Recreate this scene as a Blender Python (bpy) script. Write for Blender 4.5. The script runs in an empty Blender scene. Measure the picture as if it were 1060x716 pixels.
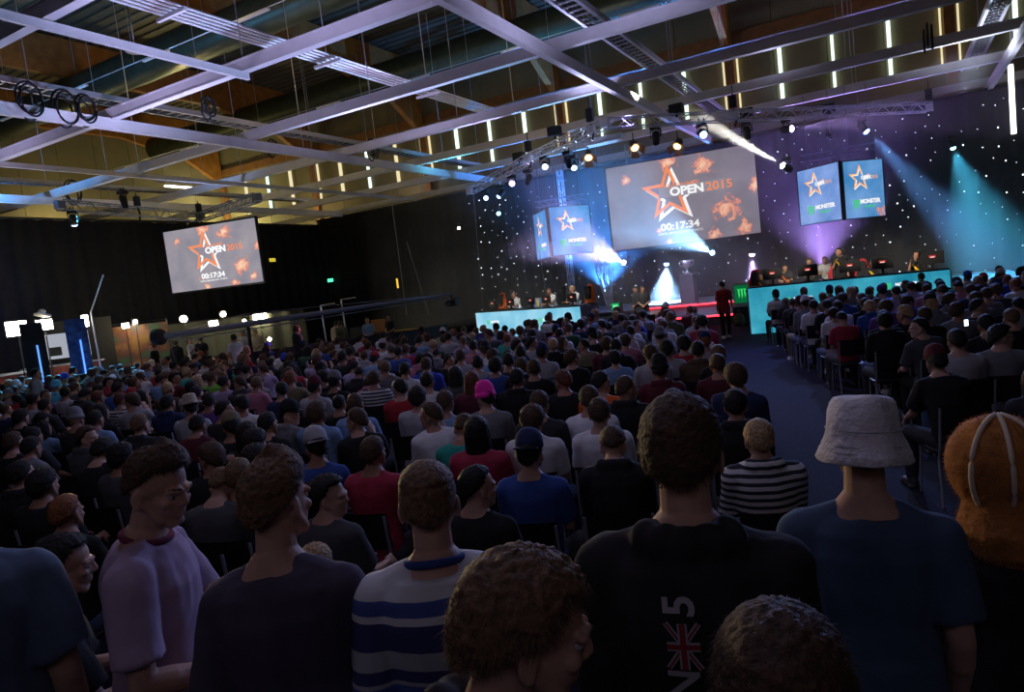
import bpy, bmesh, math, random
import numpy as np
from mathutils import Vector, Matrix, noise
from mathutils.bvhtree import BVHTree
random.seed(7); RNG = np.random.RandomState(7)
PI = math.pi
C = bpy.context.scene.collection
# ---------------------------------------------------------------- camera geometry
F = 720.0; CX, CY = 530.0, 357.0; H = 2.4
_Y = np.array([395., 110., -F]); _Y /= np.linalg.norm(_Y)
_A = np.array([1320., 88., F]); _A /= np.linalg.norm(_A)
_X = _A - (_A @ _Y) * _Y; _X /= np.linalg.norm(_X); _Z = np.cross(_X, _Y)
RC = np.array([_X, _Y, _Z]); EYE = np.array([0, 0, H])
def ray(u, v): return RC @ np.array([u - CX, -(v - CY), -F])
def at_y(u, v, y): d = ray(u, v); return d * (y / d[1]) + EYE
def at_x(u, v, x): d = ray(u, v); return d * (x / d[0]) + EYE
def at_z(u, v, z): d = ray(u, v); return d * ((z - H) / d[2]) + EYE
def at_depth(u, v, dep): return ray(u, v) / F * dep + EYE
def proj(p):
    c = RC.T @ (np.array(p) - EYE)
    if c[2] > -0.3: return None
    return CX + F * c[0] / -c[2], CY - F * c[1] / -c[2], -c[2]
cam = bpy.data.objects.new('camera', bpy.data.cameras.new('camera')); C.objects.link(cam)
cam.data.sensor_width = 36; cam.data.lens = F / 1060 * 36; cam.data.clip_start = .05; cam.data.clip_end = 200
m = Matrix([list(r) for r in RC]).to_4x4(); m.translation = Vector(EYE); cam.matrix_world = m
bpy.context.scene.camera = cam
vs = bpy.context.scene.view_settings
vs.view_transform = 'Standard'; vs.look = 'None'; vs.gamma = 1; vs.exposure = 0.0; vs.use_curve_mapping = False

# ---------------------------------------------------------------- materials
def principled(name, col, rough=.8, metal=0, noise_amt=0, scale=8, bump=0, emit=None, es=0, alpha=1, spec=.3):
    m = bpy.data.materials.new(name); m.use_nodes = True; nt = m.node_tree; b = nt.nodes['Principled BSDF']
    b.inputs['Base Color'].default_value = (*col, 1); b.inputs['Roughness'].default_value = rough
    b.inputs['Metallic'].default_value = metal; b.inputs['Specular IOR Level'].default_value = spec
    if emit: b.inputs['Emission Color'].default_value = (*emit, 1); b.inputs['Emission Strength'].default_value = es
    if noise_amt or bump:
        tc = nt.nodes.new('ShaderNodeTexCoord'); n = nt.nodes.new('ShaderNodeTexNoise'); n.inputs['Scale'].default_value = scale; n.inputs['Detail'].default_value = 4
        nt.links.new(tc.outputs['Object'], n.inputs['Vector'])
        if noise_amt:
            r = nt.nodes.new('ShaderNodeValToRGB'); e = r.color_ramp.elements
            e[0].position = .3; e[1].position = .7
            e[0].color = (*[max(0, c * (1 - noise_amt)) for c in col], 1); e[1].color = (*[min(1, c * (1 + noise_amt)) for c in col], 1)
            nt.links.new(n.outputs['Fac'], r.inputs['Fac']); nt.links.new(r.outputs['Color'], b.inputs['Base Color'])
        if bump:
            bp = nt.nodes.new('ShaderNodeBump'); bp.inputs['Strength'].default_value = bump; bp.inputs['Distance'].default_value = .02
            nt.links.new(n.outputs['Fac'], bp.inputs['Height']); nt.links.new(bp.outputs['Normal'], b.inputs['Normal'])
    return m
def emission(name, col, strength):
    m = bpy.data.materials.new(name); m.use_nodes = True; nt = m.node_tree; nt.nodes.clear()
    e = nt.nodes.new('ShaderNodeEmission'); e.inputs['Color'].default_value = (*col, 1); e.inputs['Strength'].default_value = strength
    o = nt.nodes.new('ShaderNodeOutputMaterial'); nt.links.new(e.outputs[0], o.inputs[0]); return m
def striped(name, stops, axis='Z', constant=True, rough=.9):
    """bands along one object axis: stops = [(metres, colour), ...] from the lowest up"""
    m = bpy.data.materials.new(name); m.use_nodes = True; nt = m.node_tree; b = nt.nodes['Principled BSDF']; b.inputs['Roughness'].default_value = rough
    tc = nt.nodes.new('ShaderNodeTexCoord'); sp = nt.nodes.new('ShaderNodeSeparateXYZ'); nt.links.new(tc.outputs['Object'], sp.inputs[0])
    lo, hi = stops[0][0], stops[-1][0] + .01
    mr = nt.nodes.new('ShaderNodeMapRange'); mr.inputs['From Min'].default_value = lo; mr.inputs['From Max'].default_value = hi
    nt.links.new(sp.outputs[axis], mr.inputs['Value'])
    r = nt.nodes.new('ShaderNodeValToRGB'); r.color_ramp.interpolation = 'CONSTANT' if constant else 'LINEAR'
    for i, (z, c) in enumerate(stops):
        p = (z - lo) / (hi - lo)
        if i < 2: e = r.color_ramp.elements[i]; e.position = p
        else: e = r.color_ramp.elements.new(p)
        e.color = (*c, 1)
    nt.links.new(mr.outputs[0], r.inputs[0]); nt.links.new(r.outputs[0], b.inputs['Base Color']); return m
def hoops(name, a, b_, n, axis='Z'):
    m = bpy.data.materials.new(name); m.use_nodes = True; nt = m.node_tree; b = nt.nodes['Principled BSDF']; b.inputs['Roughness'].default_value = .9
    tc = nt.nodes.new('ShaderNodeTexCoord'); w = nt.nodes.new('ShaderNodeTexWave'); w.bands_direction = axis; w.inputs['Scale'].default_value = n; w.inputs['Distortion'].default_value = .3
    nt.links.new(tc.outputs['Object'], w.inputs['Vector']); r = nt.nodes.new('ShaderNodeValToRGB'); r.color_ramp.interpolation = 'CONSTANT'
    r.color_ramp.elements[0].color = (*a, 1); r.color_ramp.elements[1].color = (*b_, 1); r.color_ramp.elements[1].position = .45
    nt.links.new(w.outputs['Fac'], r.inputs[0]); nt.links.new(r.outputs[0], b.inputs['Base Color']); return m
M = {}
M['skin'] = principled('skin', (.34, .18, .12), .55, noise_amt=.12, scale=20)
M['skin_pale'] = principled('skin_pale', (.44, .26, .19), .55, noise_amt=.1, scale=20)
HAIR = {'dark': (.012, .009, .007), 'black': (.006, .005, .005), 'brown': (.06, .032, .017), 'light brown': (.13, .075, .04), 'blond': (.36, .24, .12), 'ginger': (.20, .07, .025), 'reddish': (.11, .035, .02), 'grey': (.25, .24, .23)}
for k, c in HAIR.items(): M['hair ' + k] = principled('hair_' + k.replace(' ', '_'), c, .68, noise_amt=.5, scale=60, bump=.6)
CLOTH = {'black': (.012, .012, .014), 'charcoal': (.03, .03, .034), 'dark grey': (.06, .06, .065), 'grey': (.16, .16, .17), 'light grey': (.34, .34, .36), 'white': (.62, .62, .64),
 'navy': (.02, .03, .085), 'blue': (.03, .07, .26), 'light blue': (.17, .28, .46), 'royal blue': (.03, .06, .42), 'maroon': (.09, .015, .025), 'red': (.33, .02, .03), 'crimson': (.34, .03, .06),
 'teal': (.02, .28, .22), 'lime green': (.16, .45, .05), 'dark green': (.02, .07, .035), 'pink': (.42, .16, .22), 'hot pink': (.9, .03, .38), 'lavender': (.34, .27, .42), 'purple': (.12, .05, .22),
 'brown': (.09, .055, .035), 'orange': (.75, .13, .02), 'olive': (.09, .09, .045), 'beige': (.42, .36, .26), 'cyan': (.1, .45, .6), 'khaki': (.20, .17, .10), 'yellow': (.75, .45, .02), 'denim': (.06, .09, .16)}
for k, c in CLOTH.items(): M['cloth ' + k] = principled('cloth_' + k.replace(' ', '_'), c, .92, noise_amt=.12, scale=9, bump=.25)
CLOTH['striped'] = (.4, .4, .4); M['cloth striped'] = hoops('cloth_striped', (.02, .02, .03), (.5, .5, .5), 7)
M['steel'] = principled('steel', (.42, .42, .45), .45, .6)
M['alu'] = principled('aluminium', (.66, .66, .70), .4, .25)
M['black'] = principled('black_plastic', (.012, .012, .014), .5)
M['blackmetal'] = principled('black_metal', (.02, .02, .024), .45, .3)
M['beam'] = principled('white_painted_steel', (.62, .61, .62), .55, noise_amt=.06, scale=3)
M['shoe'] = principled('dark_shoe', (.03, .03, .03), .6)
M['shoe_white'] = principled('white_shoe', (.6, .6, .6), .6)

# ---------------------------------------------------------------- mesh helpers
class MB:
    def __init__(s): s.v = []; s.f = []; s.mi = []; s.n = 0
    def add(s, v, f, mi=0):
        v = np.asarray(v, float); s.v.append(v); s.f += [tuple(i + s.n for i in q) for q in f]; s.mi += [mi] * len(f); s.n += len(v); return s
    def box(s, c, d, R=None, mi=0):
        c = np.array(c, float); h = np.array(d) / 2.
        v = np.array([[x, y, z] for x in (-1, 1) for y in (-1, 1) for z in (-1, 1)]) * h
        if R is not None: v = v @ np.array(R).T
        return s.add(v + c, [(0, 1, 3, 2), (4, 6, 7, 5), (0, 4, 5, 1), (2, 3, 7, 6), (0, 2, 6, 4), (1, 5, 7, 3)], mi)
    def quad(s, pts, mi=0): return s.add(pts, [tuple(range(len(pts)))], mi)
    def rings(s, rings, mi=0, closed=True):
        n = len(rings[0]); f = []
        for i in range(len(rings) - 1):
            for j in range(n):
                k = (j + 1) % n; f.append((i * n + j, i * n + k, (i + 1) * n + k, (i + 1) * n + j))
        if closed: f.append(tuple(range(n))[::-1]); f.append(tuple((len(rings) - 1) * n + j for j in range(n)))
        return s.add(np.concatenate(rings), f, mi)
    def tube(s, pts, r, n=8, mi=0):
        pts = [np.array(p, float) for p in pts]; R = [r] * len(pts) if np.isscalar(r) else r; rr = []
        for i, p in enumerate(pts):
            d = pts[min(i + 1, len(pts) - 1)] - pts[max(i - 1, 0)]; d /= (np.linalg.norm(d) + 1e-9)
            a = np.cross(d, [0, 0, 1.]) if abs(d[2]) < .95 else np.cross(d, [1., 0, 0]); a /= np.linalg.norm(a); b = np.cross(d, a)
            rr.append(np.array([p + R[i] * (math.cos(t) * a + math.sin(t) * b) for t in np.linspace(0, 2 * PI, n, endpoint=False)]))
        return s.rings(rr, mi)
    def lathe(s, prof, c=(0, 0, 0), n=16, mi=0, R=None):
        c = np.array(c, float); rr = []
        for r, z in prof:
            q = np.array([[r * math.cos(t), r * math.sin(t), z] for t in np.linspace(0, 2 * PI, n, endpoint=False)])
            if R is not None: q = q @ np.array(R).T
            rr.append(q + c)
        return s.rings(rr, mi)
    def prism(s, poly, z0, z1, mi=0):
        n = len(poly); v = [(x, y, z0) for x, y in poly] + [(x, y, z1) for x, y in poly]
        return s.add(v, [tuple(range(n))[::-1], tuple(range(n, 2 * n))] + [(i, (i + 1) % n, n + (i + 1) % n, n + i) for i in range(n)], mi)
    def ell(s, c, rad, R=None, nu=16, nv=10, mi=0):
        rr = []
        for i in range(1, nv):
            t = PI * i / nv; rr.append(np.array([[math.sin(t) * math.cos(a), math.sin(t) * math.sin(a), -math.cos(t)] for a in np.linspace(0, 2 * PI, nu, endpoint=False)]))
        v = np.concatenate([[[0, 0, -1.]]] + rr + [[[0, 0, 1.]]]) * np.array(rad)
        if R is not None: v = v @ np.array(R).T
        f = []; N = len(v) - 1
        for j in range(nu):
            k = (j + 1) % nu; f.append((0, 1 + k, 1 + j)); b = 1 + (nv - 2) * nu; f.append((b + j, b + k, N))
            for i in range(nv - 2): a = 1 + i * nu; f.append((a + j, a + k, a + nu + k, a + nu + j))
        return s.add(v + np.array(c), f, mi)
    def cap(s, p1, r1, p2, r2, n=12, flat=False, mi=0, sq=1.0, axis=None):
        p1 = np.array(p1, float); p2 = np.array(p2, float); d = p2 - p1; L = np.linalg.norm(d) + 1e-9; d = d / L
        ref = np.array([0, 1., 0]) if abs(d[1]) < .9 else np.array([0, 0, 1.])
        if axis is not None: ref = np.array(axis, float)
        a = np.cross(d, ref); a /= np.linalg.norm(a); b = np.cross(d, a); th = np.linspace(0, 2 * PI, n, endpoint=False); rr = []
        def ring(c, r): return np.array([c + r * (math.cos(t) * a + sq * math.sin(t) * b) for t in th])
        if flat: rr = [ring(p1, r1), ring(p2, r2)]
        else:
            for k in (80, 55, 28): rr.append(ring(p1 - d * r1 * math.sin(math.radians(k)), r1 * math.cos(math.radians(k))))
            rr += [ring(p1, r1), ring(p2, r2)]
            for k in (28, 55, 80): rr.append(ring(p2 + d * r2 * math.sin(math.radians(k)), r2 * math.cos(math.radians(k))))
        return s.rings(rr, mi)
    def mesh(s, name, mats=(), smooth=False):
        me = bpy.data.meshes.new(name); me.from_pydata(np.concatenate(s.v).tolist(), [], s.f); 
        for m_ in mats: me.materials.append(m_)
        if len(mats) > 1: me.polygons.foreach_set('material_index', s.mi)
        if smooth: me.polygons.foreach_set('use_smooth', [True] * len(me.polygons))
        me.update(); return me
def tag(o, label=None, cat=None, group=None, kind=None):
    if label: o['label'] = label
    if cat: o['category'] = cat
    if group: o['group'] = group
    if kind: o['kind'] = kind
    return o
def link(name, data, parent=None, mat=None, loc=None):
    o = bpy.data.objects.new(name, data); C.objects.link(o)
    if parent is not None: o.parent = parent
    if mat is not None and data is not None: data.materials.clear(); data.materials.append(mat)
    if loc is not None: o.location = loc
    return o
def obj(name, mb, mat, parent=None, smooth=False):
    mats = mat if isinstance(mat, (list, tuple)) else [mat]
    return link(name, mb.mesh(name, mats, smooth), parent)
def empty(name, loc, label, cat, group=None, rz=0):
    o = link(name, None, None, None, loc); o.rotation_euler = (0, 0, rz); o.empty_display_size = .1; return tag(o, label, cat, group)
def struct(name, mb, mat, smooth=False): return tag(obj(name, mb, mat, None, smooth), kind='structure')
def copy_tree(o, parent=None):
    c = o.copy(); C.objects.link(c)
    if parent is not None: c.parent = parent; c.matrix_parent_inverse = o.matrix_parent_inverse
    for ch in o.children: copy_tree(ch, c)
    return c
def text_mesh(txt, size, extrude=.004, bold=0, align='CENTER', shear=0, sx=1):
    cu = bpy.data.curves.new('lettering', 'FONT'); cu.body = txt; cu.size = size; cu.extrude = extrude; cu.align_x = align; cu.align_y = 'CENTER'; cu.offset = bold; cu.shear = shear; cu.resolution_u = 3
    o = bpy.data.objects.new('t', cu); C.objects.link(o); dg = bpy.context.evaluated_depsgraph_get()
    me = bpy.data.meshes.new_from_object(o.evaluated_get(dg)); bpy.data.objects.remove(o)
    me.transform(Matrix.Diagonal((sx, 1, 1, 1))); me.name = 'lettering'; return me
def remesh(mb, voxel, ratio=1.0, smooth=3, name='m', fold=0, fs=6.0, factor=.5):
    me = mb.mesh(name); o = bpy.data.objects.new('tmp', me); C.objects.link(o)
    r = o.modifiers.new('r', 'REMESH'); r.mode = 'VOXEL'; r.voxel_size = voxel
    if smooth: s_ = o.modifiers.new('s', 'SMOOTH'); s_.factor = factor; s_.iterations = smooth
    if ratio < 1: d = o.modifiers.new('d', 'DECIMATE'); d.ratio = ratio
    dg = bpy.context.evaluated_depsgraph_get(); out = bpy.data.meshes.new_from_object(o.evaluated_get(dg)); out.name = name
    bpy.data.objects.remove(o); bpy.data.meshes.remove(me)
    if fold:
        n = len(out.vertices); co = np.empty(n * 3); out.vertices.foreach_get('co', co); co = co.reshape(-1, 3)
        no = np.empty(n * 3); out.vertices.foreach_get('normal', no); no = no.reshape(-1, 3)
        q = co * np.array([fs, fs, fs * .45]); q[:, 2] += co[:, 0] * fs * .6
        d = np.array([noise.fractal(Vector(p), 1.0, 2.0, 3) for p in q])
        co += no * (d * fold)[:, None]; out.vertices.foreach_set('co', co.ravel()); out.update()
    out.polygons.foreach_set('use_smooth', [True] * len(out.polygons)); return out
HAZE = 0.022
# ---------------------------------------------------------------- people
def rx(a): a = math.radians(a); return np.array([[1, 0, 0], [0, math.cos(a), -math.sin(a)], [0, math.sin(a), math.cos(a)]])
def ry(a): a = math.radians(a); return np.array([[math.cos(a), 0, math.sin(a)], [0, 1, 0], [-math.sin(a), 0, math.cos(a)]])
def rz(a): a = math.radians(a); return np.array([[math.cos(a), -math.sin(a), 0], [math.sin(a), math.cos(a), 0], [0, 0, 1]])
def nrm(v): v = np.array(v, float); return v / np.linalg.norm(v)
TORSO = [(-.02, .140, .098, 0), (.06, .150, .104, .0), (.15, .147, .104, .005), (.25, .142, .102, .005), (.34, .160, .112, .0), (.43, .172, .115, -.008), (.50, .160, .095, -.015), (.545, .105, .07, -.018), (.60, .058, .058, -.01)]
ARM = {'lap': ((.03, .10, -.28), (-.07, .24, -.03)), 'knee': ((.05, .12, -.27), (-.02, .23, -.10)), 'phone': ((.02, .10, -.28), (-.12, .20, .10)), 'hang': ((.035, -.02, -.29), (.01, .05, -.25)),
       'front': ((.05, .0, -.29), (-.16, .18, -.10)), 'chin': ((-.02, .20, -.20), (-.09, .04, .25)), 'up': ((.03, .18, -.16), (-.06, .08, .24)), 'desk': ((.04, .16, -.23), (-.08, .25, .02)), 'bag': ((.06, -.02, -.29), (.04, .08, -.24)), 'cross': ((.03, .06, -.28), (-.22, .12, .03)), 'mic': ((.04, .06, -.28), (-.10, .14, .20))}
def hand(mb, W, d, side, palm_n, r=1.0, curl=.6):
    """palm, four bent fingers of unequal length and a thumb that leaves the side of the palm"""
    d = nrm(d); n = nrm(np.array(palm_n, float) - np.dot(palm_n, d) * d); w = np.cross(d, n) * side
    mb.cap(W, .024, W + d * .03, .024, 10, sq=.7, axis=n)
    for k in (-1, 0, 1): mb.cap(W + d * .02 + w * k * .022, .014, W + d * .085 + w * k * .024, .0125, 8)
    L = (.062, .075, .080, .070)
    for k in range(4):
        b = W + d * .085 + w * (k - 1.5) * .0205; fd = nrm(d + w * (k - 1.5) * .05 + n * .25 * curl); l = L[k]
        p1 = b + fd * l * .48; fd2 = nrm(d * (1 - curl * .6) + n * curl); p2 = p1 + fd2 * l * .30; fd3 = nrm(d * (.6 - curl) + n * (curl + .2)); p3 = p2 + fd3 * l * .24
        mb.cap(b, .0098, p1, .009, 7); mb.cap(p1, .009, p2, .0083, 7); mb.cap(p2, .0083, p3, .0075, 7)
    t0 = W + d * .022 + w * .026; t1 = t0 + nrm(d * .7 + w * .8 + n * .3) * .042; t2 = t1 + nrm(d + w * .1 + n * .35) * .030
    mb.cap(t0, .014, t1, .0115, 8); mb.cap(t1, .0115, t2, .009, 8)
def head_parts(mb, P, R, fine=False):
    def p(x, y, z): return P + R @ np.array([x, y, z])
    mb.ell(p(0, -.012, .035), (.0745, .094, .083), R, 24, 16); mb.ell(p(0, .028, -.025), (.058, .066, .088), R, 20, 14)
    mb.ell(p(0, .038, -.078), (.046, .046, .030), R); mb.cap(p(-.02, .066, -.092), .016, p(.02, .066, -.092), .016)
    for s_ in (-1, 1):
        mb.cap(p(s_ * .056, .0, -.03), .018, p(s_ * .036, .05, -.078), .017)            # jaw
        mb.ell(p(s_ * .038, .066, -.022), (.020, .018, .017), R)                        # cheek
        mb.cap(p(s_ * .012, .090, .020), .010, p(s_ * .046, .076, .018), .009)          # brow
        mb.ell(p(s_ * .078, -.008, -.012), (.008, .020, .031), R @ rz(s_ * 22))         # ear
        mb.ell(p(s_ * .079, -.004, -.034), (.007, .011, .013), R)
    mb.cap(p(0, .088, .012), .008, p(0, .103, -.020), .0100); mb.cap(p(-.010, .096, -.025), .0075, p(.010, .096, -.025), .0075)
    mb.cap(p(-.017, .084, -.052), .0068, p(.017, .084, -.052), .0068); mb.cap(p(-.014, .083, -.062), .0072, p(.014, .083, -.062), .0072)
def skeleton(P):
    """joint positions of a pose: everything the body, the clothes and the hair are grown on"""
    k = {}; lean = P.get('lean', 5); tw = P.get('twist', 0); seat = P.get('seat', True)
    hz = .52 if seat else .93; T = rz(tw) @ rx(-lean) @ ry(P.get('side', 0)); k['T'] = T; O = np.array([0, -.02 if seat else 0, hz]); k['O'] = O
    tp = lambda x, y, z: O + T @ np.array([x, y, z]); k['tp'] = tp
    k['neck'] = tp(0, -.01, .57); Rh = rz(tw + P.get('yaw', 0)) @ rx(-P.get('nod', 0)) @ ry(P.get('tilt', 0)); k['Rh'] = Rh
    k['head'] = k['neck'] + (T @ np.array([0, .014, .006 + P.get('neck', 0)])) + Rh @ np.array([0, .022, .108])
    for s_, nm in ((-1, 'L'), (1, 'R')):
        S = tp(s_ * .162, -.012, .475); a = ARM[P.get('arm' + nm, 'lap')]
        e = np.array(a[0]) * [s_, 1, 1]; w = np.array(a[1]) * [s_, 1, 1]; A = rz(tw); E_ = S + A @ nrm(e) * .285; W = E_ + A @ nrm(w) * .25
        k['S' + nm], k['E' + nm], k['W' + nm] = S, E_, W; k['w' + nm] = A @ nrm(w)
        hp = O + np.array([s_ * .095, 0, -.02]) if seat else O + np.array([s_ * .09, 0, 0])
        if seat: kn = hp + nrm([s_ * P.get('spread', .22), 1, .02]) * .42; an = kn + nrm([s_ * .02, P.get('shin', -.08), -1]) * .41
        else: st = P.get('stride', .0) * s_; kn = hp + nrm([s_ * .04, st + .03, -1]) * .43; an = kn + nrm([0, st * .7 - .05, -1]) * .42
        an[2] = .085; k['h' + nm], k['k' + nm], k['a' + nm] = hp, kn, an
    return k
def loft(mb, k, infl, lo, hi, wid=1.0, belly=0):
    rr = []; th = np.linspace(0, 2 * PI, 20, endpoint=False)
    for z, a, b, off in TORSO:
        if z < lo or z > hi: continue
        a = a * wid + infl; b = b + infl + belly * max(0, 1 - abs(z - .2) / .2)
        rr.append(np.array([k['tp'](a * math.cos(t), off + b * math.sin(t), z) for t in th]))
    mb.rings(rr)
def body_mesh(k, P, voxel, ratio, name='person'):
    mb = MB(); loft(mb, k, 0, -.1, .61, P.get('wid', 1)); tp = k['tp']
    mb.cap(tp(-.065, 0, -.02), .092, tp(.065, 0, -.02), .092)
    mb.cap(k['neck'], .056, k['head'] + k['Rh'] @ np.array([0, -.018, -.05]), .053, 14)
    for s_ in (-1, 1): mb.cap(tp(s_ * .03, -.015, .555), .042, tp(s_ * .150, -.015, .485), .050); mb.ell(tp(s_ * .07, .062, .38), (.07, .035, .06), k['T'])
    for s_, n in ((-1, 'L'), (1, 'R')):
        mb.cap(k['S' + n], .052, k['S' + n] * .5 + k['E' + n] * .5, .046); mb.cap(k['S' + n] * .5 + k['E' + n] * .5, .046, k['E' + n], .038)
        mid = k['E' + n] * .65 + k['W' + n] * .35; mb.cap(k['E' + n], .038, mid, .040); mb.cap(mid, .040, k['W' + n], .026, sq=.9)
        pn = P.get('palm' + n, (-s_ * .8, .2, -.6)); hand(mb, k['W' + n], k['w' + n], 1 if s_ < 0 else -1, pn, curl=P.get('curl', .6))
        mb.cap(k['h' + n], .085, k['k' + n], .055); c1 = k['k' + n] * .65 + k['a' + n] * .35 + np.array([0, -.008, 0]); mb.cap(k['k' + n], .050, c1, .048); mb.cap(c1, .048, k['a' + n], .036)
        mb.cap(k['a' + n] + [0, -.03, -.045], .03, k['a' + n] + [s_ * .02, .12, -.055], .026)
    head_parts(mb, k['head'], k['Rh']); return remesh(mb, voxel, ratio, 2, name)
def shirt_mesh(k, P, kind, voxel, ratio, fold=0):
    mb = MB(); tp = k['tp']; g = .018 if kind == 'tee' else .028; wid = P.get('wid', 1)
    loft(mb, k, g, -.03 if P.get('seat', True) else -.03, .56 if kind != 'tee' else .55, wid, P.get('belly', 0))
    if P.get('seat', True): mb.cap(tp(0, -.005, -.04), .176 * wid, tp(0, 0, .12), .168 * wid, 20, True, sq=.80, axis=(0, 1, 0))
    else: mb.cap(tp(0, 0, -.15), .190 * wid, tp(0, 0, .14), .168 * wid, 20, True, sq=.76, axis=(0, 1, 0))
    for s_ in (-1, 1): mb.cap(tp(s_ * .035, -.015, .545), .045 + g * .3, tp(s_ * .150, -.015, .482), .050 + g)
    for s_, n in ((-1, 'L'), (1, 'R')):
        S, E_, W = k['S' + n], k['E' + n], k['W' + n]; mb.ell(S, (.054 + g, .056 + g, .055 + g))
        if kind == 'tee': mb.cap(S, .055 + g, S * .22 + E_ * .78, .056 + g, 16, True)
        elif kind == 'vest': pass
        else:
            mb.cap(S, .052 + g, E_, .042 + g * .8, 14); mb.cap(E_, .042 + g * .8, W * .96 + E_ * .04, .031 + g * .6, 14)
    if kind == 'hoodie':
        for a in (-60, -30, 0, 30, 60): mb.ell(tp(.092 * math.sin(math.radians(a)), -.022 - .075 * math.cos(math.radians(a)), .565 - .012 * math.cos(math.radians(a))), (.050, .036, .048), k['T'] @ rz(-a))
    return remesh(mb, voxel, ratio, 3, 'shirt', fold, P.get('fs', 7.0))
def trousers_mesh(k, P, voxel, ratio):
    mb = MB(); tp = k['tp']; seat = P.get('seat', True); mb.cap(tp(-.06, 0, -.035), .108, tp(.06, 0, -.035), .108)
    for n in 'LR':
        mb.cap(k['h' + n], .098 if seat else .088, k['k' + n], .072); mb.cap(k['k' + n], .072, k['k' + n] * .6 + k['a' + n] * .4, .068); mb.cap(k['k' + n] * .6 + k['a' + n] * .4, .068, k['a' + n] * .95 + k['k' + n] * .05, .055, 14)
    return remesh(mb, voxel, ratio, 2, 'trousers')
def shoes_mesh(k, ratio, voxel=.012):
    out = []
    for s_, n in ((-1, 'L'), (1, 'R')):
        mb = MB(); a = k['a' + n]; mb.cap(a + [0, -.035, -.04], .042, a + [s_ * .02, .12, -.048], .036, sq=.95); mb.cap(a + [0, -.01, .0], .045, a + [0, .02, -.04], .042)
        mb.box([a[0] + s_ * .01, a[1] + .045, .012], (.085, .25, .024)); out.append(remesh(mb, voxel, ratio, 2, 'shoe'))
    return out
def hair_fn(style):
    S = dict(short=(.012, .004), buzz=(.005, .0015), medium=(.024, .010), curly=(.030, .014), long=(.020, .006), quiff=(.014, .004), mop=(.017, .006))[style]; th, am = S
    def f(d):
        az = math.atan2(d[0], d[1]); front = math.cos(az); t = d[2]
        edge = .50 if front > .55 else (.50 - (.55 - front) / .45 * .62 if front > .1 else (-.12 - (.1 - front) * .55))
        if style in ('medium', 'mop', 'long') and front < .55: edge -= .10
        if style in ('medium', 'mop', 'quiff') and front > .5: edge -= .06
        w = min(1, max(0, (t - edge) / .12)); w = w * w * (3 - 2 * w)
        r = np.array([.0755, .0955, .084]); base = 1 / math.sqrt((d[0] / r[0])**2 + (d[1] / r[1])**2 + (d[2] / r[2])**2)
        t_ = th
        if style == 'buzz' and t > .4: t_ += .004
        if style == 'quiff': t_ = th * (.35 + .9 * max(0, t)) + .026 * max(0, t) * max(0, front + .3)
        if style == 'short' and t > .3: t_ += .008 * (t - .3)
        n_ = noise.fractal(Vector(d * (9 if style != 'curly' else 6)), 1, 2, 3) * am
        if t < 0 and front < 0: base_ = base * (1 + .42 * w * -t * -front)
        else: base_ = base
        return base_ * (.80 + .20 * w) + w * (t_ + n_), w, base
    return f
def hair_mesh(style, fine=False, mb=None):
    nu, nv = (96, 64) if fine else (32, 20); f = hair_fn(style); v = []; own = mb is None; mb = mb or MB()
    def P_(t, a): d = np.array([math.sin(t) * math.sin(a), math.sin(t) * math.cos(a), math.cos(t)]); return d * f(d)[0] + np.array([0, -.012, .035])
    rr = [np.array([P_(PI * i / nv, a) for a in np.linspace(0, 2 * PI, nu, endpoint=False)]) for i in range(1, nv)]
    mb.rings([r[::-1] for r in rr])
    if style == 'long':
        for s_ in range(-4, 5):
            a = s_ * 22; x = .078 * math.sin(math.radians(a)); y = -.015 - .085 * math.cos(math.radians(a))
            mb.cap((x, y, .02), .026, (x * 1.15, y - .012, -.22 - .02 * math.cos(s_)), .014)
        return remesh(mb, .008, .5, 3, 'hair', .004, 40)
    return mb.mesh('hair', (), True)
def strands(mb, style, n, L, seed=1, curl=.3, w=.0011):
    """blades of hair rooted on the hair shell, combed down, back and out"""
    rg = np.random.RandomState(seed); f = hair_fn(style); V = []; Fq = []; c0 = np.array([0, -.012, .035]); k = 0
    while k < n:
        d = rg.normal(size=3); d /= np.linalg.norm(d); r, wt, base = f(d)
        if wt < .5: continue
        k += 1; p = d * (r - .006) + c0; whorl = nrm([.1, -.55, .83]); g = d - whorl * np.dot(d, whorl) * .3; tan = nrm(g - d * np.dot(g, d) - .35 * np.array([0, 0, 1]) + .5 * rg.normal(size=3) * curl + np.array([0, .25 if d[1] > .2 else 0, 0]))
        out = .38 if style in ('quiff', 'curly') else (.14 if style == 'mop' else .26); l = L * rg.uniform(.5, 1.1) * ((.25 + .75 * max(0, d[2])) if style == 'quiff' else 1); dirn = nrm(tan + d * out + rg.normal(size=3) * curl * .4); sd = nrm(np.cross(dirn, d)) * w; b = len(V)
        for i in range(4):
            q = i / 3.; pp = p + dirn * l * q - d * l * q * q * out * .55 - np.array([0, 0, l * .25 * q * q]); ww = sd * (1 - q * .85); V.append(pp - ww); V.append(pp + ww)
        Fq += [(b, b + 1, b + 3, b + 2), (b + 2, b + 3, b + 5, b + 4), (b + 4, b + 5, b + 7, b + 6)]
    mb.add(V, Fq); return mb
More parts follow.
